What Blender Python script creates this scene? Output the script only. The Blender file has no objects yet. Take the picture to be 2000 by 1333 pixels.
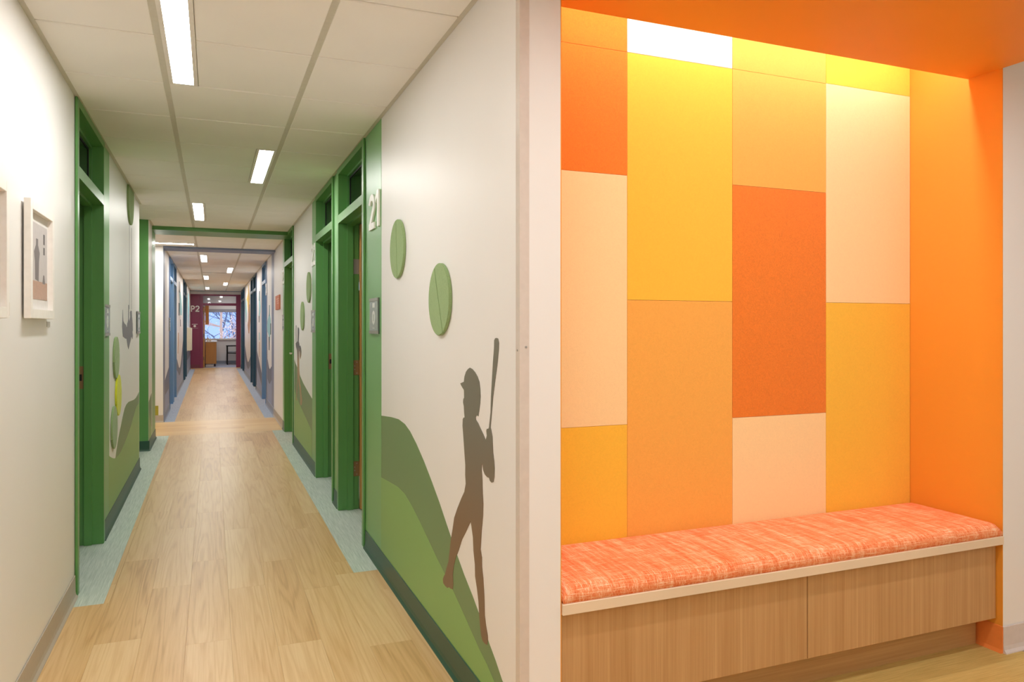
import bpy, bmesh, math, random
from mathutils import Vector

random.seed(7)
scene = bpy.context.scene
COL = scene.collection

# ------------------------------------------------------------------ camera
EYE = 1.36
cam_data = bpy.data.cameras.new('camera')
cam = bpy.data.objects.new('camera', cam_data)
COL.objects.link(cam)
cam_data.sensor_fit = 'HORIZONTAL'
cam_data.sensor_width = 36.0
cam_data.lens = 36.0 * 1451.0 / 2000.0
cam_data.shift_y = -29.5 / 2000.0
cam_data.clip_start = 0.05
cam_data.clip_end = 300
cam.location = (0, 0, EYE)
cam.rotation_euler = (math.radians(90), 0, -math.atan(586.0 / 1451.0))
scene.camera = cam

# ------------------------------------------------------------------ world, exposure
world = bpy.data.worlds.new('winter_sky')
scene.world = world
world.use_nodes = True
bg = world.node_tree.nodes['Background']
bg.inputs[0].default_value = (0.66, 0.79, 1.0, 1)
bg.inputs[1].default_value = 2.6
vs = scene.view_settings
vs.view_transform = 'Standard'
vs.look = 'None'
vs.gamma = 1.0
vs.exposure = 0.0
vs.use_curve_mapping = False
scene.cycles.max_bounces = 8
scene.cycles.diffuse_bounces = 6
scene.cycles.glossy_bounces = 4
scene.cycles.transmission_bounces = 6
scene.cycles.sample_clamp_indirect = 6.0
scene.cycles.adaptive_threshold = 0.02
scene.cycles.use_light_tree = False
scene.cycles.caustics_reflective = False
scene.cycles.caustics_refractive = False

LAMP = 50.0          # radiance of the corridor light diffusers
LAMP_COL = (1.0, 0.975, 0.935)
COVE = 38.0          # radiance of the cove strip above the felt panels

# ------------------------------------------------------------------ helpers
def lin(c):
    c = c / 255.0
    return c / 12.92 if c <= 0.04045 else ((c + 0.055) / 1.055) ** 2.4

def rgb(t):
    return (lin(t[0]), lin(t[1]), lin(t[2]), 1.0)

MATS = {}

def nodes_of(m):
    return m.node_tree.nodes, m.node_tree.links

def base_mat(name, rough=0.6, spec=0.5, metal=0.0):
    m = bpy.data.materials.new(name)
    m.use_nodes = True
    b = m.node_tree.nodes['Principled BSDF']
    b.inputs['Roughness'].default_value = rough
    b.inputs['Specular IOR Level'].default_value = spec
    b.inputs['Metallic'].default_value = metal
    return m, b

def N(m, kind, **kw):
    n = m.node_tree.nodes.new(kind)
    for k, v in kw.items():
        setattr(n, k, v)
    return n

def LK(m, a, b):
    m.node_tree.links.new(a, b)

def coords(m, scale=(1, 1, 1), space='Object'):
    tc = N(m, 'ShaderNodeTexCoord')
    mp = N(m, 'ShaderNodeMapping')
    mp.inputs['Scale'].default_value = scale
    LK(m, tc.outputs[space], mp.inputs['Vector'])
    return mp.outputs['Vector']

def ramp(m, fac, stops):
    r = N(m, 'ShaderNodeValToRGB')
    el = r.color_ramp.elements
    while len(el) < len(stops):
        el.new(0.5)
    for e, (p, c) in zip(el, stops):
        e.position = p
        e.color = c
    LK(m, fac, r.inputs['Fac'])
    return r.outputs['Color']

def bump(m, b, height, strength, dist=0.002):
    bp = N(m, 'ShaderNodeBump')
    bp.inputs['Strength'].default_value = strength
    bp.inputs['Distance'].default_value = dist
    LK(m, height, bp.inputs['Height'])
    LK(m, bp.outputs['Normal'], b.inputs['Normal'])

def noise(m, vec, scale, detail=3.0, rough=0.55, w=None, dist=0.0):
    n = N(m, 'ShaderNodeTexNoise')
    if w is not None:
        n.noise_dimensions = '4D'
        LK(m, w, n.inputs['W'])
    n.inputs['Scale'].default_value = scale
    n.inputs['Detail'].default_value = detail
    n.inputs['Roughness'].default_value = rough
    n.inputs['Distortion'].default_value = dist
    if vec is not None:
        LK(m, vec, n.inputs['Vector'])
    return n.outputs['Fac']

def math_node(m, op, a, b=None):
    n = N(m, 'ShaderNodeMath', operation=op)
    for i, v in enumerate((a, b)):
        if v is None:
            continue
        if isinstance(v, (int, float)):
            n.inputs[i].default_value = v
        else:
            LK(m, v, n.inputs[i])
    return n.outputs[0]

def mix_rgb(m, fac, a, b, blend='MIX'):
    n = N(m, 'ShaderNodeMixRGB', blend_type=blend)
    for i, v in enumerate((fac, a, b)):
        if isinstance(v, (int, float)):
            n.inputs[i].default_value = v
        elif isinstance(v, tuple):
            n.inputs[i].default_value = v
        else:
            LK(m, v, n.inputs[i])
    return n.outputs[0]

def shade(c, k):
    return (min(1, c[0] * k), min(1, c[1] * k), min(1, c[2] * k), 1)

def paint(name, c, rough=0.45, spec=0.4, var=0.008, bumpy=0.05):
    """rolled wall paint: faint tone variation and orange-peel relief"""
    if name in MATS:
        return MATS[name]
    m, b = base_mat(name, rough, spec)
    v = coords(m)
    base = rgb(c)
    col = ramp(m, noise(m, v, 2.5, 1.0), [(0.3, shade(base, 1 - var)), (0.7, shade(base, 1 + var))])
    LK(m, col, b.inputs['Base Color'])
    if bumpy > 0.1:
        bump(m, b, noise(m, v, 420, 1), bumpy, 0.001)
    MATS[name] = m
    return m

def felt(name, c, dark=0.86, lightk=1.12, sheen=0.35):
    """pressed felt: short tangled fibres"""
    m, b = base_mat(name, 0.95, 0.1)
    v = coords(m)
    base = rgb(c)
    n1 = noise(m, v, 55, 6, 0.75, dist=2.0)
    n2 = noise(m, v, 320, 3, 0.7)
    f = math_node(m, 'ADD', math_node(m, 'MULTIPLY', n1, 0.6), math_node(m, 'MULTIPLY', n2, 0.4))
    col = ramp(m, f, [(0.36, shade(base, dark)), (0.5, base), (0.64, shade(base, lightk))])
    LK(m, col, b.inputs['Base Color'])
    bump(m, b, n2, 0.25, 0.002)
    b.inputs['Sheen Weight'].default_value = sheen
    b.inputs['Sheen Roughness'].default_value = 0.45
    MATS[name] = m
    return m

def floor_wood(name, c_dark, c_mid, c_light, along='Y', rough=0.34):
    m, b = base_mat(name, rough, 0.45)
    oi = N(m, 'ShaderNodeObjectInfo')
    rnd = oi.outputs['Random']
    w = math_node(m, 'MULTIPLY', rnd, 73.0)
    sc_low = (8.5, 0.42, 1) if along == 'Y' else (0.42, 8.5, 1)
    sc_fib = (130, 3.0, 1) if along == 'Y' else (3.0, 130, 1)
    n_low = noise(m, coords(m, sc_low), 1.0, 2.0, 0.45, w=w, dist=0.2)
    rings = math_node(m, 'SINE', math_node(m, 'MULTIPLY', n_low, 80.0))
    rings = math_node(m, 'MULTIPLY', math_node(m, 'ADD', rings, 1.0), 0.5)
    rings = math_node(m, 'POWER', rings, 2.2)
    fib = noise(m, coords(m, sc_fib), 1.0, 4.0, 0.65, w=w)
    broad = noise(m, coords(m, sc_low), 0.7, 3.0, 0.6, w=math_node(m, 'ADD', w, 11.0))
    f = math_node(m, 'ADD', math_node(m, 'MULTIPLY', rings, -0.11), math_node(m, 'MULTIPLY', fib, 0.46))
    f = math_node(m, 'ADD', f, math_node(m, 'MULTIPLY', broad, 0.42))
    f = math_node(m, 'ADD', f, math_node(m, 'MULTIPLY', rnd, 0.20))
    col = ramp(m, f, [(0.22, rgb(c_dark)), (0.42, rgb(c_mid)), (0.66, rgb(c_light))])
    LK(m, col, b.inputs['Base Color'])
    bump(m, b, fib, 0.06, 0.001)
    MATS[name] = m
    return m

def laminate(name, c_dark, c_light, axis='Z'):
    """straight-grained wood laminate"""
    m, b = base_mat(name, 0.42, 0.4)
    oi = N(m, 'ShaderNodeObjectInfo')
    w = math_node(m, 'MULTIPLY', oi.outputs['Random'], 31.0)
    sc = {'Z': (150, 150, 1.6), 'X': (1.6, 150, 150), 'Y': (150, 1.6, 150)}[axis]
    sc2 = {'Z': (22, 22, 0.7), 'X': (0.7, 22, 22), 'Y': (22, 0.7, 22)}[axis]
    f1 = noise(m, coords(m, sc), 1.0, 4.0, 0.7, w=w)
    f2 = noise(m, coords(m, sc2), 1.0, 4.0, 0.6, w=w, dist=0.4)
    f = math_node(m, 'ADD', math_node(m, 'MULTIPLY', f1, 0.5), math_node(m, 'MULTIPLY', f2, 0.5))
    col = ramp(m, f, [(0.32, rgb(c_dark)), (0.68, rgb(c_light))])
    LK(m, col, b.inputs['Base Color'])
    bump(m, b, f1, 0.08, 0.001)
    MATS[name] = m
    return m

def streaks(name, c_dark, c_light, axis='Y', fine=170):
    """woven or striated sheet flooring"""
    m, b = base_mat(name, 0.6, 0.3)
    sc = (fine, 5, 1) if axis == 'Y' else (5, fine, 1)
    f = noise(m, coords(m, sc), 1.0, 3.0, 0.7)
    f2 = noise(m, coords(m, (fine * 2, fine * 2, 1)), 1.0, 2.0)
    ff = math_node(m, 'ADD', math_node(m, 'MULTIPLY', f, 0.75), math_node(m, 'MULTIPLY', f2, 0.25))
    col = ramp(m, ff, [(0.34, rgb(c_dark)), (0.66, rgb(c_light))])
    LK(m, col, b.inputs['Base Color'])
    bump(m, b, ff, 0.12, 0.001)
    MATS[name] = m
    return m

def plain(name, c, rough=0.5, metal=0.0, spec=0.5):
    m, b = base_mat(name, rough, spec, metal)
    v = coords(m)
    base = rgb(c)
    col = ramp(m, noise(m, v, 40), [(0.3, shade(base, 0.97)), (0.7, shade(base, 1.03))])
    LK(m, col, b.inputs['Base Color'])
    MATS[name] = m
    return m

def emit(name, c, s):
    m = bpy.data.materials.new(name)
    m.use_nodes = True
    nd, lk = nodes_of(m)
    nd.remove(nd['Principled BSDF'])
    e = nd.new('ShaderNodeEmission')
    e.inputs[0].default_value = (c[0], c[1], c[2], 1)
    e.inputs[1].default_value = s
    lk.new(e.outputs[0], nd['Material Output'].inputs[0])
    MATS[name] = m
    return m

def glass(name, tint=(0.9, 0.95, 0.95), mixv=0.9):
    """clear pane: mostly see-through with a mirror-like sheen"""
    m = bpy.data.materials.new(name)
    m.use_nodes = True
    nd, lk = nodes_of(m)
    nd.remove(nd['Principled BSDF'])
    tr = nd.new('ShaderNodeBsdfTransparent')
    tr.inputs[0].default_value = (*tint, 1)
    gl = nd.new('ShaderNodeBsdfGlossy')
    gl.inputs['Roughness'].default_value = 0.03
    fr = nd.new('ShaderNodeFresnel')
    fr.inputs[0].default_value = 1.5
    mx = nd.new('ShaderNodeMixShader')
    lk.new(fr.outputs[0], mx.inputs[0])
    lk.new(tr.outputs[0], mx.inputs[1])
    lk.new(gl.outputs[0], mx.inputs[2])
    lk.new(mx.outputs[0], nd['Material Output'].inputs[0])
    MATS[name] = m
    return m

def gradient(name, c_low, c_high, z0, z1):
    """printed figure whose ink runs from one colour at the feet to another at the head (object z)"""
    m, b = base_mat(name, 0.5, 0.3)
    tc = N(m, 'ShaderNodeTexCoord')
    sp = N(m, 'ShaderNodeSeparateXYZ')
    LK(m, tc.outputs['Object'], sp.inputs[0])
    mr = N(m, 'ShaderNodeMapRange')
    mr.inputs['From Min'].default_value = z0
    mr.inputs['From Max'].default_value = z1
    LK(m, sp.outputs['Z'], mr.inputs['Value'])
    col = ramp(m, mr.outputs['Result'], [(0.0, rgb(c_low)), (1.0, rgb(c_high))])
    LK(m, col, b.inputs['Base Color'])
    MATS[name] = m
    return m

def fabric(name):
    """orange and cream cross-hatched upholstery"""
    m, b = base_mat(name, 0.9, 0.15)
    a = noise(m, coords(m, (520, 12, 90)), 1.0, 3.0, 0.7)
    c = noise(m, coords(m, (12, 520, 520)), 1.0, 3.0, 0.7)
    big = noise(m, coords(m, (45, 4, 4)), 1.0, 2.0)
    f = math_node(m, 'MAXIMUM', a, c)
    f = math_node(m, 'ADD', f, math_node(m, 'MULTIPLY', math_node(m, 'SUBTRACT', big, 0.5), 0.25))
    col = ramp(m, f, [(0.42, rgb((226, 106, 56))), (0.56, rgb((242, 156, 104))), (0.70, rgb((252, 226, 194)))])
    LK(m, col, b.inputs['Base Color'])
    bump(m, b, f, 0.3, 0.002)
    MATS[name] = m
    return m

WORLD = {}

def add(name, bm, mat, parent=None, smooth=False, origin=None):
    """bmesh in world coordinates -> one mesh object whose origin sits at its own base"""
    bmesh.ops.recalc_face_normals(bm, faces=bm.faces)
    xs = [v.co for v in bm.verts]
    if origin is None:
        lo = Vector((min(v.x for v in xs), min(v.y for v in xs), min(v.z for v in xs)))
        hi = Vector((max(v.x for v in xs), max(v.y for v in xs), max(v.z for v in xs)))
        origin = Vector(((lo.x + hi.x) / 2, (lo.y + hi.y) / 2, lo.z))
    origin = Vector(origin)
    bmesh.ops.translate(bm, verts=bm.verts, vec=-origin)
    me = bpy.data.meshes.new(name)
    bm.to_mesh(me)
    bm.free()
    if smooth:
        for p in me.polygons:
            p.use_smooth = True
    me.materials.append(mat)
    o = bpy.data.objects.new(name, me)
    COL.objects.link(o)
    place(o, origin, parent)
    return o

def glow_below(o, m):
    # only the underside of a light's lens gives light
    o.data.materials.append(m)
    for p in o.data.polygons:
        if p.normal.z < -0.9:
            p.material_index = 1

def place(o, origin, parent):
    origin = Vector(origin)
    WORLD[o.name] = origin
    if parent is not None:
        o.parent = parent
        o.location = origin - WORLD[parent.name]
    else:
        o.location = origin

def empty(name, loc):
    o = bpy.data.objects.new(name, None)
    o.empty_display_size = 0.05
    COL.objects.link(o)
    place(o, loc, None)
    return o

def tag(o, label=None, cat=None, group=None, kind=None):
    if label:
        o['label'] = label
    if cat:
        o['category'] = cat
    if group:
        o['group'] = group
    if kind:
        o['kind'] = kind
    return o

def bm_box(bm, x0, x1, y0, y1, z0, z1):
    vs_ = [bm.verts.new(p) for p in ((x0, y0, z0), (x1, y0, z0), (x1, y1, z0), (x0, y1, z0),
                                     (x0, y0, z1), (x1, y0, z1), (x1, y1, z1), (x0, y1, z1))]
    for f in ((0, 3, 2, 1), (4, 5, 6, 7), (0, 1, 5, 4), (1, 2, 6, 5), (2, 3, 7, 6), (3, 0, 4, 7)):
        bm.faces.new([vs_[i] for i in f])

def box(name, x0, x1, y0, y1, z0, z1, mat, parent=None, bevel=0.0, seg=1):
    bm = bmesh.new()
    bm_box(bm, min(x0, x1), max(x0, x1), min(y0, y1), max(y0, y1), min(z0, z1), max(z0, z1))
    if bevel:
        bmesh.ops.bevel(bm, geom=bm.edges[:], offset=bevel, segments=seg, affect='EDGES', clamp_overlap=True)
    return add(name, bm, mat, parent)

def prism(name, pts3, vec, mat, parent=None, smooth=False, bevel=0.0):
    """polygon (list of 3d points) swept along vec"""
    bm = bmesh.new()
    a = [bm.verts.new(p) for p in pts3]
    v = Vector(vec)
    b = [bm.verts.new(Vector(p) + v) for p in pts3]
    bm.faces.new(a)
    bm.faces.new(list(reversed(b)))
    n = len(a)
    for i in range(n):
        j = (i + 1) % n
        bm.faces.new((a[i], b[i], b[j], a[j]))
    if bevel:
        bmesh.ops.recalc_face_normals(bm, faces=bm.faces)
        ed = [e for e in bm.edges if e.is_manifold and e.calc_face_angle(0) > 0.9]
        bmesh.ops.bevel(bm, geom=ed, offset=bevel, segments=2, affect='EDGES', clamp_overlap=True)
    return add(name, bm, mat, parent, smooth)

# a face = plane of a wall: fp(face, u, v, n) gives the 3d point n metres proud of it
XL, XR = -0.64, 0.875
YE = 26.0
YF = 2.10
def fp(face, u, v, n):
    if face == 'R':
        return Vector((XR - n, u, v))
    if face == 'L':
        return Vector((XL + n, u, v))
    if face == 'E':
        return Vector((u, YE - n, v))
    return Vector((u, face[1] - n, v))     # ('Y', y): a wall that faces the viewer

def fn(face):
    return {'R': Vector((-1, 0, 0)), 'L': Vector((1, 0, 0))}.get(face if isinstance(face, str) else '', Vector((0, -1, 0)))

def plate(name, face, pts, n0, n1, mat, parent=None, bevel=0.0):
    return prism(name, [fp(face, u, v, n0) for u, v in pts], fn(face) * (n1 - n0), mat, parent, bevel=bevel)

def rect(u0, u1, v0, v1):
    return [(u0, v0), (u1, v0), (u1, v1), (u0, v1)]

def circle(u, v, r, n=32):
    return [(u + r * math.cos(2 * math.pi * i / n), v + r * math.sin(2 * math.pi * i / n)) for i in range(n)]

def tube(bm, p, q, r0, r1, n=6):
    p, q = Vector(p), Vector(q)
    d = (q - p).normalized()
    a = d.orthogonal().normalized()
    b = d.cross(a)
    r1v, r2v = [], []
    for i in range(n):
        t = 2 * math.pi * i / n
        o = a * math.cos(t) + b * math.sin(t)
        r1v.append(bm.verts.new(p + o * r0))
        r2v.append(bm.verts.new(q + o * r1))
    for i in range(n):
        j = (i + 1) % n
        bm.faces.new((r1v[i], r1v[j], r2v[j], r2v[i]))
    bm.faces.new(list(reversed(r1v)))
    bm.faces.new(r2v)

def rod(name, p, q, r, mat, parent=None, n=12):
    bm = bmesh.new()
    tube(bm, p, q, r, r, n)
    return add(name, bm, mat, parent)

def stroke_poly(pts, w, closed=False):
    """outline of a thick polyline with round-ish ends, in 2d"""
    left, right = [], []
    n = len(pts)
    for i in range(n):
        p = Vector(pts[i])
        a = Vector(pts[max(0, i - 1)])
        b = Vector(pts[min(n - 1, i + 1)])
        t = (b - a).normalized()
        nm = Vector((-t.y, t.x))
        if 0 < i < n - 1:
            t1 = (p - a).normalized()
            n1 = Vector((-t1.y, t1.x))
            k = 1.0 / max(0.55, nm.dot(n1))
        else:
            k = 1.0
        left.append(p + nm * w * 0.5 * k)
        right.append(p - nm * w * 0.5 * k)
    return [tuple(v) for v in left] + [tuple(v) for v in reversed(right)]

def arc(cx, cy, rx, ry, a0, a1, n=14):
    return [(cx + rx * math.cos(math.radians(a0 + (a1 - a0) * i / n)),
             cy + ry * math.sin(math.radians(a0 + (a1 - a0) * i / n))) for i in range(n + 1)]

# glyphs in a unit box: x 0..0.66, y 0..1, returned as one or more outlines
def glyph(ch):
    w = 0.185
    if ch == '2':
        pts = arc(0.33, 0.69, 0.245, 0.225, 172, -28, 16) + [(0.10, 0.085)]
        return [stroke_poly(pts, w), rect(0.03, 0.63, 0.0, w)]
    if ch == '1':
        return [rect(0.20, 0.37, 0, 1.0), [(0.02, 0.83), (0.02, 0.68), (0.205, 0.80), (0.205, 1.0)]]
    if ch == '3':
        a = arc(0.30, 0.715, 0.235, 0.205, 165, -90, 14)
        b = arc(0.30, 0.29, 0.26, 0.21, 90, -165, 14)
        return [stroke_poly(a + b[1:], w)]
    if ch == '4':
        return [rect(0.40, 0.56, 0, 1.0), rect(0.0, 0.66, 0.22, 0.37), stroke_poly([(0.06, 0.33), (0.44, 0.95)], w)]
    if ch == '5':
        return [rect(0.10, 0.60, 0.85, 1.0), rect(0.08, 0.24, 0.46, 0.9), stroke_poly(arc(0.30, 0.32, 0.25, 0.24, 110, -160, 14), w)]
    if ch == 'P':
        top = [(0.15, 0.92)] + arc(0.36, 0.69, 0.2, 0.23, 90, -90, 12) + [(0.15, 0.46)]
        return [rect(0.05, 0.215, 0, 1.0), stroke_poly(top, w)]
    return []

def number_sign(text, face, u_left, v0, height, mat, label, right_dir, ws=1.2):
    """raised characters stood off a wall, one part per character"""
    loc = fp(face, u_left, v0, 0)
    root = empty('room_number', loc)
    tag(root, label, 'room number')
    u = u_left
    adv = {'1': 0.50, '2': 0.76, 'P': 0.72, '3': 0.72, '4': 0.76, '5': 0.72}
    for ch in text:
        bm = bmesh.new()
        for k, poly in enumerate(glyph(ch)):
            pts = [(u + right_dir * x * ws * height, v0 + y * height) for x, y in poly]
            eps = 0.0004 * k
            a = [bm.verts.new(fp(face, p[0], p[1], 0.002)) for p in pts]
            b = [bm.verts.new(fp(face, p[0], p[1], 0.012 + eps)) for p in pts]
            bm.faces.new(a)
            bm.faces.new(list(reversed(b)))
            for i in range(len(a)):
                j = (i + 1) % len(a)
                bm.faces.new((a[i], b[i], b[j], a[j]))
        add('digit' if ch.isdigit() else 'letter', bm, mat, root)
        u += right_dir * adv[ch] * ws * height
    return root
HILL_R_DARK = [(4.109,0.86),(3.86,0.88),(3.696,0.888),(3.564,0.88),(3.461,0.858),(3.344,0.816),(3.217,0.76),(3.098,0.699),(2.971,0.628),(2.854,0.554),(2.744,0.485),(2.642,0.428),(2.546,0.382),(2.456,0.332),(2.371,0.278),(2.311,0.246),(2.254,0.209),(2.199,0.18)]
HILL_R_LIGHT = [(4.109,0.515),(3.91,0.53),(3.718,0.543),(3.564,0.538),(3.421,0.509),(3.27,0.468),(3.131,0.425),(3.002,0.385),(2.882,0.353),(2.771,0.322),(2.666,0.286),(2.569,0.252),(2.478,0.221),(2.392,0.198),(2.321,0.17),(2.282,0.155)]
BATTER_NEAR = [(2.686,1.142),(2.643,1.151),(2.636,1.171),(2.618,1.19),(2.596,1.201),(2.575,1.207),(2.548,1.204),(2.517,1.194),(2.491,1.18),(2.471,1.162),(2.463,1.138),(2.459,1.113),(2.464,1.086),(2.474,1.06),(2.483,1.04),(2.497,1.043),(2.51,1.034),(2.508,1.025),(2.484,1.015),(2.458,0.999),(2.43,0.983),(2.405,0.966),(2.393,0.984),(2.398,1.0),(2.393,1.007),(2.376,1.01),(2.371,1.016),(2.356,1.068),(2.352,1.122),(2.341,1.189),(2.333,1.239),(2.323,1.285),(2.321,1.312),(2.312,1.319),(2.3,1.32),(2.287,1.318),(2.279,1.306),(2.28,1.286),(2.295,1.229),(2.314,1.179),(2.333,1.124),(2.347,1.065),(2.358,1.016),(2.349,1.004),(2.34,0.987),(2.337,0.963),(2.333,0.934),(2.323,0.907),(2.319,0.883),(2.322,0.854),(2.33,0.837),(2.345,0.832),(2.361,0.834),(2.371,0.843),(2.389,0.842),(2.414,0.847),(2.43,0.859),(2.438,0.877),(2.445,0.877),(2.447,0.856),(2.44,0.823),(2.439,0.802),(2.437,0.778),(2.431,0.741),(2.434,0.699),(2.448,0.644),(2.459,0.575),(2.445,0.55),(2.444,0.518),(2.431,0.48),(2.422,0.431),(2.419,0.404),(2.416,0.359),(2.403,0.327),(2.386,0.3),(2.384,0.283),(2.389,0.268),(2.407,0.263),(2.434,0.263),(2.451,0.276),(2.461,0.305),(2.472,0.343),(2.479,0.384),(2.495,0.426),(2.515,0.463),(2.518,0.505),(2.533,0.549),(2.539,0.596),(2.557,0.635),(2.566,0.648),(2.587,0.628),(2.631,0.587),(2.669,0.554),(2.707,0.505),(2.746,0.461),(2.77,0.42),(2.781,0.385),(2.775,0.35),(2.781,0.329),(2.811,0.322),(2.829,0.322),(2.852,0.311),(2.883,0.309),(2.91,0.312),(2.914,0.327),(2.904,0.34),(2.883,0.358),(2.865,0.386),(2.838,0.421),(2.82,0.474),(2.805,0.52),(2.784,0.563),(2.763,0.613),(2.724,0.658),(2.674,0.708),(2.637,0.741),(2.621,0.774),(2.621,0.775),(2.627,0.805),(2.626,0.842),(2.636,0.886),(2.65,0.949),(2.659,0.984),(2.656,1.01),(2.646,1.017),(2.634,1.018),(2.64,1.037),(2.644,1.06),(2.653,1.073),(2.65,1.085),(2.64,1.092),(2.642,1.12),(2.661,1.128),(2.677,1.136)]
BAT_FAR = [(8.648,1.367),(8.599,1.364),(8.592,1.269),(8.599,1.181),(8.641,1.18),(8.648,1.268)]
BATTER_FAR = [(8.456,1.335),(8.409,1.346),(8.324,1.332),(8.311,1.293),(8.337,1.243),(8.363,1.193),(8.298,1.166),(8.278,1.138),(8.202,1.151),(8.133,1.128),(8.09,1.088),(8.121,1.046),(8.196,1.005),(8.246,1.027),(8.259,1.069),(8.278,1.089),(8.324,1.088),(8.311,0.975),(8.298,0.891),(8.259,0.837),(8.278,0.801),(8.215,0.749),(8.133,0.706),(8.09,0.641),(8.01,0.579),(8.047,0.535),(8.152,0.514),(8.196,0.541),(8.183,0.598),(8.246,0.669),(8.343,0.74),(8.389,0.786),(8.442,0.718),(8.51,0.634),(8.564,0.564),(8.51,0.536),(8.578,0.526),(8.634,0.536),(8.592,0.613),(8.51,0.721),(8.469,0.788),(8.489,0.823),(8.489,0.938),(8.51,1.038),(8.537,1.088),(8.62,1.122),(8.662,1.165),(8.578,1.178),(8.476,1.191),(8.462,1.256)]
HILL_F_DARK = [(8.826,0.975),(8.683,0.936),(8.476,0.896),(8.215,0.826),(7.938,0.769),(7.652,0.73),(7.384,0.695),(7.183,0.672)]
HILL_F_LIGHT = [(8.826,0.645),(8.683,0.598),(8.442,0.546),(8.121,0.493),(7.652,0.43),(7.207,0.362)]
HILL_L_DARK = [(7.83,0.738),(7.701,0.721),(7.512,0.707),(7.316,0.708),(7.059,0.722),(6.887,0.731),(6.723,0.727),(6.598,0.709),(6.478,0.669),(6.362,0.617),(6.234,0.563),(6.116,0.505),(6.038,0.455),(5.998,0.425),(5.988,0.415)]
HILL_L_LIGHT = [(5.604,0.496),(5.679,0.474),(5.771,0.452),(5.889,0.428),(5.988,0.414),(6.142,0.405),(6.333,0.409),(6.568,0.432),(6.821,0.464),(7.095,0.514),(7.316,0.568),(7.472,0.604),(7.634,0.626),(7.83,0.634)]
HANGING = [(6.45,1.486),(6.466,1.427),(6.487,1.398),(6.558,1.38),(6.671,1.368),(6.758,1.34),(6.787,1.381),(6.835,1.396),(6.865,1.419),(6.865,1.533),(6.908,1.534),(6.908,1.419),(6.939,1.394),(6.97,1.407),(7.02,1.44),(7.001,1.478),(7.072,1.491),(7.137,1.487),(7.163,1.435),(7.21,1.382),(7.23,1.322),(7.196,1.309),(7.23,1.275),(7.196,1.245),(7.15,1.263),(7.097,1.27),(7.046,1.238),(6.939,1.195),(6.871,1.168),(6.805,1.198),(6.728,1.259),(6.671,1.257),(6.558,1.268),(6.461,1.278),(6.439,1.308),(6.408,1.356),(6.423,1.397),(6.434,1.439)]
HILL_S_DARK = [(8.992,0.527),(9.11,0.549),(9.256,0.573),(9.42,0.593)]
HILL_S_LIGHT = [(8.992,0.417),(9.11,0.339),(9.256,0.255),(9.42,0.187)]

# ------------------------------------------------------------------ materials
white_paint = paint('white_wall_paint', (240, 239, 238), 0.42, 0.4)
plain_paint = paint('back_of_house_paint', (190, 186, 180), 0.7)
green_paint = paint('green_frame_paint', (94, 154, 84), 0.33, 0.5, 0.02, 0.03)
green_band = paint('green_band_paint', (118, 176, 110), 0.36, 0.5, 0.02, 0.03)
hill_dark_m = paint('dark_hill_ink', (114, 144, 98), 0.42)
hill_light_m = paint('light_hill_ink', (134, 178, 104), 0.42)
blue_paint = paint('blue_frame_paint', (112, 158, 204), 0.33, 0.5, 0.02, 0.03)
teal_paint = paint('dark_teal_frame_paint', (38, 82, 108), 0.33, 0.5, 0.02, 0.03)
slate_paint = paint('slate_band_paint', (126, 138, 166), 0.4)
slate_dark_m = paint('slate_hill_ink', (108, 118, 142), 0.45)
slate_light_m = paint('pale_slate_hill_ink', (148, 164, 196), 0.45)
purple_paint = paint('plum_paint', (136, 50, 88), 0.35, 0.5, 0.02, 0.03)
orange_paint = paint('orange_paint', (232, 156, 56), 0.5, 0.3, 0.015)
olive_paint = paint('olive_paint', (172, 166, 58), 0.5)
grey_ink = plain('grey_figure_ink', (128, 128, 138), 0.5)
teal_ink = plain('teal_figure_ink', (150, 200, 206), 0.5)
navy_ink = plain('navy_figure_ink', (40, 66, 78), 0.5)
yellow_ink = plain('yellow_figure_ink', (240, 200, 84), 0.5)
tan_ink = plain('tan_figure_ink', (196, 150, 108), 0.5)
base_cream = plain('greige_rubber_base', (186, 176, 162), 0.5)
base_green = plain('dark_green_rubber_base', (44, 84, 66), 0.4)
base_slate = plain('slate_rubber_base', (150, 158, 172), 0.5)
base_orange = plain('orange_base_paint', (240, 140, 66), 0.5)
base_grey = plain('pale_grey_rubber_base', (214, 206, 204), 0.5)
base_plum = plain('plum_rubber_base', (126, 62, 78), 0.5)
tile_m = paint('mineral_fibre_tile', (247, 245, 241), 0.9, 0.1, 0.015, 0.12)
grid_m = plain('grid_bar_enamel', (206, 202, 188), 0.5)
trim_white = plain('white_enamel', (235, 232, 226), 0.4)
guard_m = plain('translucent_corner_plastic', (216, 206, 198), 0.25)
steel = plain('satin_steel', (168, 166, 162), 0.35, 0.5)
bronze = plain('aged_brass', (150, 122, 84), 0.42, 0.35)
black_rub = plain('black_rubber', (18, 20, 20), 0.6)
sign_face = plain('frosted_sign_acrylic', (150, 162, 158), 0.25)
sign_clip = plain('dark_sign_clip', (92, 98, 98), 0.3, 0.8)
white_letter = plain('white_letter_enamel', (252, 252, 250), 0.35)
pale_print = plain('pale_sign_print', (222, 228, 224), 0.5)
pane_m = glass('transom_glass', (0.55, 0.66, 0.62))
win_glass = glass('window_glass', (0.95, 0.97, 1.0))
felt_green = felt('sage_felt', (146, 172, 122), sheen=0.15)
felt_lime = felt('lime_felt', (210, 216, 62), sheen=0.15)
felt_teal = felt('teal_felt', (120, 168, 174))
p_dark = felt('burnt_orange_felt', (230, 130, 46))
p_mid = felt('light_orange_felt', (240, 178, 84), 0.93, 1.06)
p_yellow = felt('golden_yellow_felt', (244, 196, 68), 0.94, 1.05)
p_peach = felt('peach_felt', (247, 220, 164), 0.95, 1.04)
p_white = felt('off_white_felt', (246, 240, 236), 0.96, 1.03)
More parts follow.
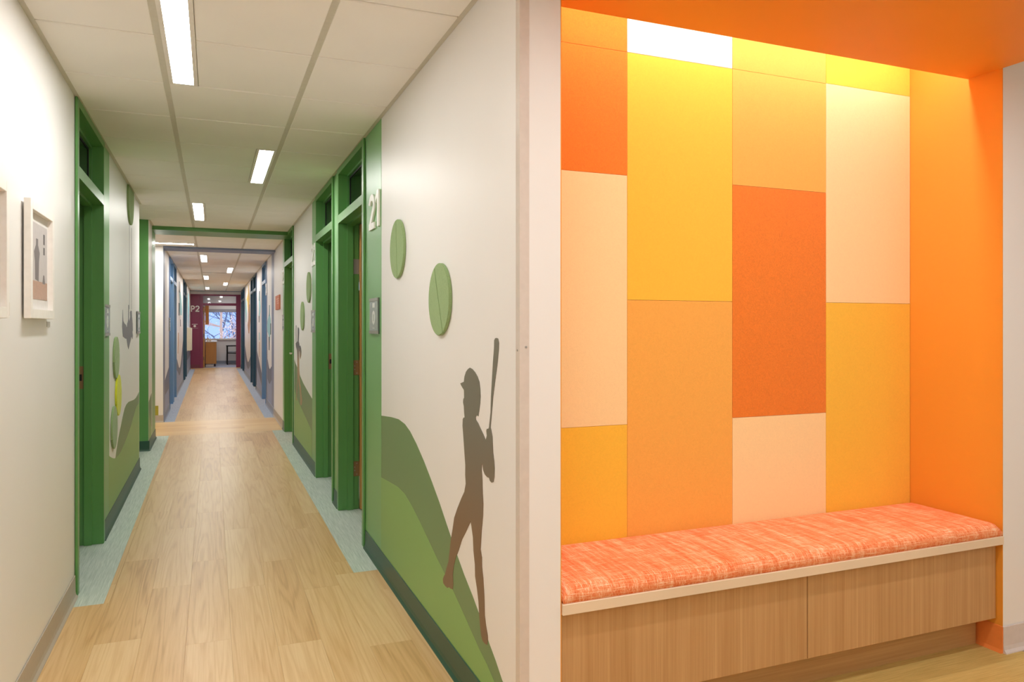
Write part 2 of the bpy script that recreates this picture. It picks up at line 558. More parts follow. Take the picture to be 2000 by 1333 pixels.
wood_floor = floor_wood('oak_plank', (184, 140, 88), (213, 174, 118), (230, 198, 148), 'Y')
wood_cross = floor_wood('honey_oak_plank', (198, 150, 88), (220, 178, 114), (234, 200, 144), 'X')
strip_green = streaks('sage_streaked_sheet', (166, 184, 172), (214, 224, 214))
strip_blue = streaks('blue_grey_streaked_sheet', (142, 156, 176), (188, 198, 212))
floor_gold = streaks('gold_woven_sheet', (182, 154, 84), (216, 190, 120), 'X', 210)
floor_grey = streaks('blue_grey_sheet', (150, 156, 176), (182, 188, 206), 'X')
bench_lam = laminate('oak_laminate', (178, 134, 84), (212, 172, 122))
bench_lam_x = laminate('oak_laminate_sideways', (170, 128, 78), (206, 166, 114), 'X')
door_wood = laminate('maple_door_veneer', (196, 140, 78), (218, 164, 98))
bench_top_m = paint('speckled_solid_surface', (234, 214, 186), 0.4, 0.4, 0.04)
cushion_m = fabric('orange_crosshatch_fabric')
lamp_m = emit('light_diffuser', LAMP_COL, LAMP)
canopy_m = emit('canopy_light_diffuser', LAMP_COL, LAMP * 1.0)
lobby_fill_m = emit('lobby_fill_diffuser', LAMP_COL, LAMP * 0.4)  # glow of the added, unseen lobby fill lamps
cove_m = emit('cove_led_strip', (1.0, 0.90, 0.94), COVE)
bark = plain('dark_bark', (92, 96, 116), 0.9)
bark_warm = plain('russet_bark', (196, 156, 136), 0.9)
leaf_m = plain('russet_leaf', (230, 196, 176), 0.8)
snow_m = plain('frosty_ground', (200, 208, 222), 0.9)
chair_black = plain('black_chair_frame', (22, 22, 24), 0.4)
chair_pad = plain('pale_grey_upholstery', (196, 200, 206), 0.8)

C1, C2, C3 = 2.515, 2.49, 2.48       # ceiling heights: green hall, crossing, blue hall
WT = 0.137                           # wall thickness

# ------------------------------------------------------------------ shell and floor
slab = box('floor', -4.0, 5.1, -4.0, 28.7, -0.2, -0.006, plain_paint)
tag(slab, 'oak plank floor running down the corridor', 'floor', kind='structure')
shell = [('wall_outer_left', (-4.1, -4.0, -4.1, 28.8), 'far left outer wall beyond the rooms'),
         ('wall_outer_right', (5.1, 5.2, -4.1, 28.8), 'far right outer wall beyond the rooms'),
         ('wall_behind', (-4.0, 5.1, -4.1, -4.0), 'white lobby wall behind the viewer')]
for nm, (a, b, c_, d), lb in shell:
    tag(box(nm, a, b, c_, d, -0.2, 3.0, white_paint), lb, 'wall', kind='structure')
tag(box('ceiling_roof', -4.1, 5.2, -4.1, 28.8, 3.0, 3.1, plain_paint), 'structural roof slab above the hung ceilings', 'ceiling', kind='structure')

# planks: columns 0.181 wide, boards 1.2 long, staggered
PW, PL = 0.1812, 1.2
plank_meshes = {}
def plank(x0, x1, y0, y1, mat, g=0.00015):
    key = (round(x1 - x0, 3), round(y1 - y0, 3), mat.name)
    me = plank_meshes.get(key)
    if me is None:
        bm = bmesh.new()
        hx, hy = (x1 - x0) / 2 - g, (y1 - y0) / 2 - g
        c_ = 0.0004
        lo = [bm.verts.new((sx * hx, sy * hy, -0.0055)) for sx, sy in ((-1, -1), (1, -1), (1, 1), (-1, 1))]
        md = [bm.verts.new((sx * hx, sy * hy, -c_)) for sx, sy in ((-1, -1), (1, -1), (1, 1), (-1, 1))]
        hi = [bm.verts.new((sx * (hx - c_), sy * (hy - c_), 0)) for sx, sy in ((-1, -1), (1, -1), (1, 1), (-1, 1))]
        bm.faces.new(hi)
        for i in range(4):
            j = (i + 1) % 4
            bm.faces.new((lo[i], lo[j], md[j], md[i]))
            bm.faces.new((md[i], md[j], hi[j], hi[i]))
        me = bpy.data.meshes.new('plank')
        bm.to_mesh(me)
        bm.free()
        me.materials.append(mat)
        plank_meshes[key] = me
    o = bpy.data.objects.new('plank', me)
    COL.objects.link(o)
    place(o, ((x0 + x1) / 2, (y0 + y1) / 2, 0.0), slab)
    return o

def plank_zone(xa, xb, ya, yb, skip=None):
    k0 = math.floor((xa + 0.466) / PW + 1e-4)
    k = k0
    while True:
        x0 = -0.466 + k * PW
        x1 = x0 + PW
        if x0 >= xb - 0.005:
            break
        off = ((k * 0.437) % 1.0) * PL + (0.13 if k % 2 else 0.0)
        j = math.floor((ya - off) / PL)
        while True:
            y0 = off + j * PL
            if y0 >= yb - 0.004:
                break
            cx0, cx1 = max(x0, xa), min(x1, xb)
            cy0, cy1 = max(y0, ya), min(y0 + PL, yb)
            if cx1 - cx0 > 0.02 and cy1 - cy0 > 0.004:
                plank(cx0, cx1, cy0, cy1, wood_floor)
            j += 1
        k += 1

plank_zone(-0.466, 0.6212, -0.6, 10.12)
plank_zone(-0.64, -0.466, -0.6, 4.12)
plank_zone(0.6212, 0.875, 2.1, 4.12)
plank_zone(0.6212, 1.006, -0.6, 2.1)
plank_zone(-0.492, -0.4665, 4.12, 10.12)
plank_zone(0.6212, 0.724, 4.12, 10.12)
plank_zone(-0.492, 0.724, 11.56, 25.35)
plank_zone(3.14, 4.2, 0.5, 2.1)
for zone in ((10.12, 11.56, -1.8), (25.35, 26.05, -0.64)):
    y = zone[0]
    row = 0
    nrow = round((zone[1] - zone[0]) / PW)
    dy = (zone[1] - zone[0]) / nrow
    for row in range(nrow):
        x = zone[2]
        first = 0.35 + (row * 0.41 % 1.0) * 0.8
        cuts = [zone[2]]
        xx = zone[2] + first
        while xx < 0.875:
            cuts.append(xx)
            xx += PL
        cuts.append(0.875)
        for a, b in zip(cuts, cuts[1:]):
            if b - a > 0.03:
                plank(a, b, zone[0] + row * dy, zone[0] + (row + 1) * dy, wood_cross)
# inlaid sheet strips (with the thresholds of the doors) and lobby inlay
def inlay(name, pts, mat, label):
    o = prism(name, [Vector((x, y, -0.0055)) for x, y in pts], (0, 0, 0.0055), mat, slab)
    o['label'] = label
    return o
inlay('inlay_strip', [(-0.64, 4.12), (-0.492, 4.12), (-0.492, 10.12), (-0.64, 10.12), (-0.64, 8.97), (-2.0, 8.97), (-2.0, 7.865), (-0.64, 7.865), (-0.64, 5.256), (-1.0, 5.256), (-1.0, 4.335), (-0.64, 4.335)], strip_green, 'sage green streaked strip along the left wall')
inlay('inlay_strip', [(0.724, 4.12), (0.875, 4.12), (0.875, 4.62), (1.15, 4.62), (1.15, 5.545), (0.875, 5.545), (0.875, 5.88), (1.15, 5.88), (1.15, 6.815), (0.875, 6.815), (0.875, 8.925), (1.0, 8.925), (1.0, 9.93), (0.875, 9.93), (0.875, 10.12), (0.724, 10.12)], strip_green, 'sage green streaked strip along the right wall')
inlay('inlay_strip', [(-0.64, 11.56), (-0.492, 11.56), (-0.492, 25.35), (-0.64, 25.35), (-0.64, 15.53), (-0.9, 15.53), (-0.9, 13.3), (-0.64, 13.3)], strip_blue, 'blue grey streaked strip along the left wall')
inlay('inlay_strip', [(0.724, 11.56), (0.875, 11.56), (0.875, 13.62), (1.1, 13.62), (1.1, 14.55), (0.875, 14.55), (0.875, 25.35), (0.724, 25.35)], strip_blue, 'blue grey streaked strip along the right wall')
inlay('inlay_mat', [(1.006, -0.6), (3.14, -0.6), (3.14, 2.099), (3.047, 2.099), (3.047, 2.22), (1.012, 2.22), (1.012, 2.099), (1.006, 2.099)], floor_gold, 'gold woven floor inlay in front of the bench')
inlay('inlay_mat', [(-2.5, 26.05), (3.0, 26.05), (3.0, 28.6), (-2.5, 28.6)], floor_grey, 'blue grey sheet floor of the end room')

# ------------------------------------------------------------------ corridor walls
def seg(name, face, u0, u1, mat, label, top=2.56):
    if face == 'R':
        o = box(name, XR, XR + WT, u0, u1, -0.006, top, mat)
    else:
        o = box(name, XL - 0.15, XL, u0, u1, -0.006, top, mat)
    return tag(o, label, 'wall', kind='structure')

wl = seg('wall_left', 'L', -4.0, 4.295, white_paint, 'white left wall with the framed pictures')
wl2 = box('wall_left', -2.0, XL, 7.715, 7.865, -0.006, 2.56, white_paint)
tag(wl2, 'white wall end turning into the left recess', 'wall', kind='structure')
wl3 = seg('wall_left', 'L', 5.296, 7.715, white_paint, 'left wall with green hills and hanging figure')
wl4 = box('wall_left', -4.0, XL, 8.97, 9.99, -0.006, 2.56, white_paint)
tag(wl4, 'short left wall between recess and crossing', 'wall', kind='structure')
wl5 = box('wall_left', -4.0, XL, 11.57, 11.72, -0.006, 2.56, white_paint)
tag(wl5, 'white crossing wall facing the viewer with olive strip', 'wall', kind='structure')
tag(box('wall_recess', -2.1, -2.0, 7.715, 8.97, -0.006, 2.56, white_paint), 'white back wall of the left recess', 'wall', kind='structure')
wl6 = seg('wall_left', 'L', 11.72, 13.26, white_paint, 'left wall before the first blue doors')
wl7 = seg('wall_left', 'L', 14.27, 14.56, white_paint, 'narrow left pier between the two blue doors')
wl8 = seg('wall_left', 'L', 15.57, 19.41, white_paint, 'left wall with slate hills beyond the blue doors')
wl9 = seg('wall_left', 'L', 20.39, 20.71, white_paint, 'narrow left pier between the dark teal doors')
wl10 = seg('wall_left', 'L', 21.72, 26.0, white_paint, 'left wall beside the plum end wall')

wr = seg('wall_right', 'R', YF, 4.58, white_paint, 'right wall with the large batter and green hills', top=2.95)
wr2 = seg('wall_right', 'R', 5.585, 5.84, white_paint, 'narrow right pier between doors 21 and 22')
wr3 = seg('wall_right', 'R', 6.855, 8.885, white_paint, 'right wall with the small batter between doors 22 and 23')
wr4 = seg('wall_right', 'R', 9.97, 13.58, white_paint, 'right wall at the crossing with the orange sign')
wr5 = seg('wall_right', 'R', 14.59, 16.66, white_paint, 'right wall with teal figure between blue doors')
wr6 = seg('wall_right', 'R', 17.67, 17.96, white_paint, 'narrow right pier between the dark teal doors')
wr7 = seg('wall_right', 'R', 18.97, 22.91, white_paint, 'right wall with the yellow figure')
wr8 = seg('wall_right', 'R', 23.89, 24.16, white_paint, 'narrow right pier between the last doors')
wr9 = seg('wall_right', 'R', 25.14, 26.0, white_paint, 'right wall end beside the plum frame')

# flush painted panels beside the doors
def panel(face, u0, u1, mat, parent, top, name='door_panel', n=0.0012):
    return plate(name, face, rect(u0, u1, 0.0, top), 0.0, n, mat, parent)
panel('R', 4.108, 4.57, green_band, wr, C1)
panel('R', 6.86, 7.181, green_band, wr3, C1)
panel('R', 5.59, 5.835, green_band, wr2, C1)
panel('R', 9.975, 10.27, green_band, wr4, C1)
panel('L', 5.30, 5.632, green_band, wl3, C1)
panel('L', 9.49, 9.985, green_band, wl4, C1)
plate('return_panel', ('Y', 8.97), rect(-2.0, XL - 0.0005, 0, C1), 0.0, 0.0015, green_paint, wl4)
panel('L', 11.575, 12.0, slate_paint, wl6, C2)
panel('R', 11.85, 12.30, slate_paint, wr4, C2)
panel('L', 13.05, 13.25, slate_paint, wl6, C3)
panel('R', 13.28, 13.57, slate_paint, wr4, C3)
panel('L', 15.575, 15.8, slate_paint, wl8, C3)
panel('R', 16.4, 16.65, slate_paint, wr5, C3)
panel('R', 22.6, 22.9, slate_paint, wr7, C3)
plate('olive_strip', ('Y', 11.57), rect(-1.6, -0.70, 0.10, 0.235), 0.0, 0.0015, olive_paint, wl5)

# ------------------------------------------------------------------ murals
def hill(name, face, edge, base_v, mat, parent, n, label):
    pts = list(edge) + [(edge[-1][0], base_v), (edge[0][0], base_v)]
    o = plate(name, face, pts, 0.0, n, mat, parent)
    o['label'] = label
    return o
def figure(name, face, pts, mat, parent, n, label):
    o = plate(name, face, pts, 0.0, n, mat, parent)
    o['label'] = label
    return o
hill('mural_hill', 'R', HILL_R_DARK, 0.05, hill_dark_m, wr, 0.0008, 'dark olive painted hill')
hill('mural_hill', 'R', HILL_R_LIGHT, 0.05, hill_light_m, wr, 0.0014, 'light green painted hill')
batter_m = gradient('batter_ink', (132, 108, 84), (120, 118, 106), 0.35, 0.75)
figure('mural_batter', 'R', BATTER_NEAR, batter_m, wr, 0.0020, 'olive brown silhouette of a baseball batter')
hill('mural_hill', 'R', HILL_F_DARK, 0.05, hill_dark_m, wr3, 0.0008, 'dark olive painted hill')
hill('mural_hill', 'R', HILL_F_LIGHT, 0.05, hill_light_m, wr3, 0.0014, 'light green painted hill')
batter2_m = gradient('small_batter_ink', (176, 148, 116), (96, 96, 102), 0.45, 0.62)
figure('mural_batter', 'R', BATTER_FAR, batter2_m, wr3, 0.0020, 'grey and tan silhouette of a second batter')
figure('mural_bat', 'R', BAT_FAR, grey_ink, wr3, 0.0020, 'thin grey bat')
hill('mural_hill', 'L', HILL_L_DARK, 0.05, hill_dark_m, wl3, 0.0008, 'dark olive painted hill')
hill('mural_hill', 'L', HILL_L_LIGHT, 0.05, hill_light_m, wl3, 0.0014, 'light green painted hill')
figure('mural_climber', 'L', HANGING, grey_ink, wl3, 0.0020, 'grey silhouette of a hanging figure')
for yy, zz in ((6.955, 2.2), (7.131, 2.2)):
    plate('mural_rope', 'L', rect(yy - 0.006, yy + 0.006, 1.50, zz), 0.0, 0.0012, grey_ink, wl3)
hill('mural_hill', 'L', HILL_S_DARK, 0.05, hill_dark_m, wl4, 0.0008, 'dark olive painted hill')
hill('mural_hill', 'L', HILL_S_LIGHT, 0.05, hill_light_m, wl4, 0.0014, 'light green painted hill')
# slate hills of the blue hall
def wave(u0, u1, v0, v1, dip, n=16):
    return [(u0 + (u1 - u0) * i / n, v0 + (v1 - v0) * i / n - dip * math.sin(math.pi * i / n) ** 1.5) for i in range(n + 1)]
for face, w_, a, b, va, vb, dip in (('R', wr4, 12.30, 13.28, 0.72, 0.80, 0.10), ('R', wr5, 14.60, 16.40, 0.40, 0.84, 0.0),
                                    ('R', wr7, 18.98, 22.60, 0.64, 0.80, 0.30), ('L', wl6, 12.0, 13.05, 0.56, 0.70, 0.0),
                                    ('L', wl8, 15.80, 19.40, 0.72, 1.02, 0.40), ('L', wl10, 21.73, 26.0, 0.64, 0.80, 0.05)):
    hill('mural_hill', face, wave(a, b, va, vb, dip), 0.05, slate_dark_m, w_, 0.0008, 'slate grey painted hill')
    hill('mural_hill', face, wave(a, b, va - 0.22, vb - 0.34, dip * 0.7), 0.05, slate_light_m, w_, 0.0014, 'pale slate painted hill')
def blob(pts_lr, jag=0.0):
    """pairs (v, u_left, u_right) from top to bottom -> outline"""
    return [(b, v) for v, a, b in pts_lr] + [(a, v) for v, a, b in reversed(pts_lr)]
figure('mural_diver', 'R', blob([(1.69, 12.75, 12.82), (1.55, 12.68, 12.90), (1.46, 12.50, 13.2), (1.36, 12.46, 13.35), (1.28, 12.6, 13.3), (1.2, 12.66, 12.95), (1.12, 12.7, 12.92)]), teal_ink, wr4, 0.002, 'pale teal figure')
figure('mural_accent', 'R', blob([(1.70, 12.76, 12.84), (1.52, 12.78, 12.88)]), navy_ink, wr4, 0.003, 'navy tip')  # accent shapes of the mural print, in their own ink colour
figure('mural_accent', 'R', blob([(1.18, 12.74, 12.96), (0.96, 12.8, 12.93)]), navy_ink, wr4, 0.003, 'navy tail')
figure('mural_accent', 'R', blob([(1.40, 12.44, 12.56), (1.22, 12.46, 12.58)]), navy_ink, wr4, 0.003, 'navy fin')
figure('mural_diver', 'R', blob([(2.02, 15.5, 15.72), (1.88, 15.4, 15.8), (1.73, 15.2, 15.7), (1.62, 15.3, 15.75), (1.55, 15.5, 15.8)]), teal_ink, wr5, 0.002, 'pale teal figure')
figure('mural_accent', 'R', blob([(2.05, 15.45, 15.66), (1.86, 15.5, 15.68)]), navy_ink, wr5, 0.003, 'navy tip')
figure('mural_accent', 'R', blob([(1.56, 15.55, 15.8), (1.43, 15.6, 15.75)]), navy_ink, wr5, 0.003, 'navy tail')
figure('mural_diver', 'R', blob([(1.23, 15.5, 15.72), (1.08, 15.45, 15.68)]), teal_ink, wr5, 0.002, 'pale teal fish')
figure('mural_accent', 'R', blob([(1.04, 15.5, 15.62), (0.74, 15.58, 15.66)]), tan_ink, wr5, 0.002, 'tan reed')
figure('mural_flame', 'R', blob([(2.43, 20.3, 20.6), (2.2, 19.9, 20.7), (2.08, 19.6, 21.4), (1.98, 19.8, 20.9), (1.84, 20.1, 20.6), (1.70, 20.15, 20.4)]), yellow_ink, wr7, 0.002, 'yellow figure')
figure('mural_stalk', 'R', blob([(1.90, 19.6, 20.1), (1.5, 19.3, 20.4), (1.38, 19.5, 20.8), (1.17, 19.9, 20.3)]), tan_ink, wr7, 0.0026, 'tan trailing shape')
figure('mural_diver', 'R', blob([(2.1, 21.7, 22.0), (1.9, 21.5, 22.4), (1.69, 21.3, 22.1), (1.46, 21.7, 21.9)]), teal_ink, wr7, 0.002, 'pale teal figure')
figure('mural_accent', 'L', blob([(1.84, 16.84, 17.3), (1.58, 16.84, 17.2)]), navy_ink, wl8, 0.003, 'navy shape')
figure('mural_diver', 'L', blob([(2.1, 17.0, 17.9), (1.9, 17.4, 18.5), (1.7, 17.2, 18.7), (1.6, 17.6, 18.5)]), teal_ink, wl8, 0.002, 'pale teal figure')
figure('mural_accent', 'L', blob([(2.3, 17.2, 17.3), (2.07, 16.95, 17.5)]), navy_ink, wl8, 0.003, 'navy tip')
figure('mural_accent', 'L', blob([(1.5, 17.7, 17.85), (1.35, 17.8, 17.95)]), navy_ink, wl8, 0.003, 'navy drip')
figure('mural_stalk', 'L', blob([(1.22, 16.6, 16.9), (0.8, 16.4, 16.6)]), tan_ink, wl8, 0.002, 'tan reed')
figure('mural_diver', 'L', blob([(2.3, 23.0, 24.2), (1.9, 22.9, 24.6), (1.6, 23.1, 24.0), (1.35, 23.2, 23.6)]), teal_ink, wl10, 0.002, 'pale teal figure')

# ------------------------------------------------------------------ rubber bases
bases = 0
def base(face, u0, u1, mat, label, side, h=0.11):
    prof = [(0, 0), (0.017, 0), (0.0165, 0.004), (0.008, 0.014), (0.005, 0.03), (0.004, h - 0.002), (0.002, h), (0, h)]
    pts = [fp(face, u0, v, n + 0.0016) for n, v in prof]
    vec = fp(face, u1, 0, 0) - fp(face, u0, 0, 0)
    o = prism('baseboard_' + side, pts, vec, mat)
    return tag(o, label, 'baseboard', kind='structure')
base('L', -4.0, 4.27, base_cream, 'greige rubber base under the framed pictures', 'left')
base('L', 5.315, 7.865, base_green, 'dark green rubber base below the hanging figure', 'left')
base('L', 8.97, 9.99, base_green, 'dark green rubber base on the short wall past the recess', 'left')
base(('Y', 8.97), -2.0, XL + 0.01, base_green, 'dark green rubber base on the green return wall', 'return')
base(('Y', 11.57), -3.0, XL + 0.005, base_cream, 'greige rubber base on the crossing wall', 'crossing', 0.10)
base('L', 11.57, 13.24, base_slate, 'slate rubber base before the first blue door', 'left')
base('L', 15.59, 19.39, base_slate, 'slate rubber base beyond the blue doors', 'left')
base('L', 21.74, 25.99, base_slate, 'slate rubber base beside the plum wall', 'left')
base('R', YF, 4.555, base_green, 'dark green rubber base below the large batter', 'right')
base('R', 5.605, 5.82, base_green, 'short dark green rubber base between doors 21 and 22', 'right')
base('R', 6.875, 8.865, base_green, 'dark green rubber base below the small batter', 'right')
base('R', 9.99, 10.27, base_green, 'short dark green rubber base past door 23', 'right')
base('R', 10.27, 11.85, base_cream, 'greige rubber base below the orange sign', 'right')
base('R', 11.85, 13.56, base_slate, 'slate rubber base before the first right blue door', 'right')
base('R', 14.61, 16.64, base_slate, 'slate rubber base between the right blue doors', 'right')
base('R', 18.99, 22.89, base_slate, 'slate rubber base below the yellow figure', 'right')
base('R', 25.16, 25.99, base_slate, 'slate rubber base by the plum door frame', 'right')

# ------------------------------------------------------------------ hung ceilings
ceil = box('ceiling', -4.0, XR + WT, -4.0, 26.05, 2.60, 2.64, plain_paint)
tag(ceil, 'cream tiled hung ceiling along the corridor', 'ceiling', kind='structure')
ceil2 = box('ceiling', XR + WT, 5.1, -4.0, YF, C1, 2.64, tile_m)
tag(ceil2, 'cream ceiling over the lobby behind the orange canopy', 'ceiling', kind='structure')
TT, G0, RL, RR = 0.6157, 3.886, -0.2005, 0.4096
FIX = []     # (column, y0, y1, z)
for col_, y0, zc in (('R', 0.1918, C1), ('L', 2.6546, C1), ('R', 5.1174, C1), ('L', 7.5802, C1), ('L', -2.271, C1),
                     ('L', 12.75, C3), ('R', 15.37, C3), ('L', 17.99, C3), ('R', 20.61, C3), ('L', 23.23, C3)):
    FIX.append((col_, y0, y0 + 2 * (TT if zc != C3 else 0.655), zc))
tile_meshes = {}
def tile(x0, x1, y0, y1, z):
    if x1 - x0 < 0.03 or y1 - y0 < 0.03:
        return
    key = (round(x1 - x0, 3), round(y1 - y0, 3))
    me = tile_meshes.get(key)
    if me is None:
        bm = bmesh.new()
        hx, hy, g = (x1 - x0) / 2, (y1 - y0) / 2 - 0.006, 0.004
        sq = ((-1, -1), (1, -1), (1, 1), (-1, 1))
        up_ = [bm.verts.new((sx * hx, sy * hy, 0.02)) for sx, sy in sq]
        md = [bm.verts.new((sx * hx, sy * hy, 0.0035)) for sx, sy in sq]
        lo = [bm.verts.new((sx * (hx - g), sy * (hy - g), 0.0)) for sx, sy in sq]
        bm.faces.new(list(reversed(lo)))
        bm.faces.new(up_)
        for i in range(4):
            j = (i + 1) % 4
            bm.faces.new((up_[j], up_[i], md[i], md[j]))
            bm.faces.new((md[j], md[i], lo[i], lo[j]))
        bmesh.ops.recalc_face_normals(bm, faces=bm.faces)
        me = bpy.data.meshes.new('ceiling_tile')
        bm.to_mesh(me)
        bm.free()
        me.materials.append(tile_m)
        tile_meshes[key] = me
    o = bpy.data.objects.new('ceiling_tile', me)
    COL.objects.link(o)
    place(o, ((x0 + x1) / 2, (y0 + y1) / 2, z), ceil)

FW = 0.128           # fixture width
def ceiling_zone(ya, yb, z, first, left_x=None, TT=TT):
    k = math.floor((ya - first) / TT)
    hw = 0.0115
    xl = XL + 0.018
    while first + k * TT < yb - 0.01:
        y0, y1 = max(first + k * TT, ya), min(first + (k + 1) * TT, yb)
        mid0, mid1 = RL + hw, RR - hw
        for col_, fy0, fy1, fz in FIX:
            if abs(fz - z) < 0.001 and fy0 - 0.02 < (y0 + y1) / 2 < fy1 + 0.02:
                if col_ == 'L':
                    mid0 = RL + hw + FW
                else:
                    mid1 = RR - hw - FW
        tile(mid0, mid1, y0, y1, z)
        tile(RR + hw, XR - 0.018, y0, y1, z)
        if left_x is None:
            tile(xl, RL - hw, y0, y1, z)
        else:
            x = RL
            while x > left_x:
                tile(max(left_x, x - TT + 0.004), x - (hw if x == RL else 0.004), y0, y1, z)
                x -= TT
        if y0 > ya + 0.01:
            box('cross_tee', (left_x if left_x is not None else XL), XR, y0 - 0.012, y0 + 0.012, z + 0.012, z + 0.03, grid_m, ceil)
        k += 1
    for x in (RL, RR):
        box('runner', x - hw - 0.002, x + hw + 0.002, ya, yb, z + 0.002, z + 0.035, grid_m, ceil)
    box('wall_angle', XR - 0.021, XR, ya, yb, z + 0.001, z + 0.03, grid_m, ceil)
    if left_x is None:
        box('wall_angle', XL, XL + 0.021, ya, yb, z + 0.001, z + 0.03, grid_m, ceil)

ceiling_zone(-2.9, 7.865, C1, G0)
ceiling_zone(7.865, 8.97, C1, G0, left_x=-2.0)
ceiling_zone(8.97, 9.49, C1, G0)
ceiling_zone(9.99, 11.57, C2, G0, left_x=-3.0)
ceiling_zone(12.0, 25.55, C3, 12.75, TT=0.655)
box('ceiling_fill', -4.0, XR + WT, -4.0, -2.9, C1, 2.6, tile_m, ceil)
for (ya, yb, z0, zt, m_, lb) in ((9.49, 9.99, 2.473, 2.6, green_paint, 'green painted beam across the ceiling'),
                                 (11.57, 12.0, 2.462, 2.6, slate_paint, 'slate blue painted beam across the ceiling'),
                                 (25.55, 25.75, 2.47, 2.6, slate_paint, 'thin slate beam before the plum wall'),
                                 (25.75, 26.0, 2.385, 2.6, white_paint, 'white bulkhead above the plum door frame')):
    tag(box('trim_' + ('1' if ya < 10 else '2' if ya < 12 else '3' if ya < 25.6 else '4'), XL, XR, ya, yb, z0, zt, m_), lb, 'beam', kind='structure')

# ------------------------------------------------------------------ recessed linear lights
def linear_light(x0, x1, y0, y1, z, label, drop=0.0, m_=None):
    root = empty('ceiling_light', ((x0 + x1) / 2, (y0 + y1) / 2, z - drop))
    tag(root, label, 'ceiling light', 'slim recessed corridor lights')
    f = 0.018
    bm = bmesh.new()
    zb, zt = z - drop - 0.002, z + 0.03
    for a in ((x0, x0 + f, y0, y1), (x1 - f, x1, y0, y1), (x0 + f, x1 - f, y0, y0 + f), (x0 + f, x1 - f, y1 - f, y1)):
        bm_box(bm, a[0], a[1], a[2], a[3], zb, zt)
    add('housing_frame', bm, trim_white, root)
    glow_below(box('diffuser', x0 + f, x1 - f, y0 + f, y1 - f, z - drop + 0.001, z + 0.02, trim_white, root), m_ or lamp_m)
    return root
names = ['slim light over the lobby end of the corridor', 'longest nearest slim light by the left ceiling runner',
         'slim light by the right ceiling runner above doors 21 and 22', 'slim light above the left recess',
         'slim light in the ceiling behind the viewer', 'first slim light past the slate beam',
         'slim light on the right before the air slot', 'middle slim light on the left of the blue hall',
         'slim light on the right near the far doors', 'farthest slim light in front of the plum wall']
for (col_, y0, y1, z), lb in zip(FIX, names):
    if col_ == 'L':
        linear_light(RL + 0.013, RL + 0.013 + FW - 0.003, y0, y1, z, lb)
    else:
        linear_light(RR - 0.013 - FW + 0.003, RR - 0.013, y0, y1, z, lb)
linear_light(-1.45, -0.215, 11.05, 11.21, C2, 'slim light running crosswise at the crossing', drop=0.006)
# air slot
vent = empty('air_slot', (0.1, 16.75, C3))
tag(vent, 'long dark air slot across the blue hall ceiling', 'air vent')
for y_ in (16.70, 16.79):
    box('slot_rail', RL + 0.02, RR - 0.02, y_, y_ + 0.02, C3 - 0.006, C3 - 0.0005, trim_white, vent)
box('slot_throat', RL + 0.02, RR - 0.02, 16.72, 16.79, C3 - 0.004, C3 - 0.0005, black_rub, vent)

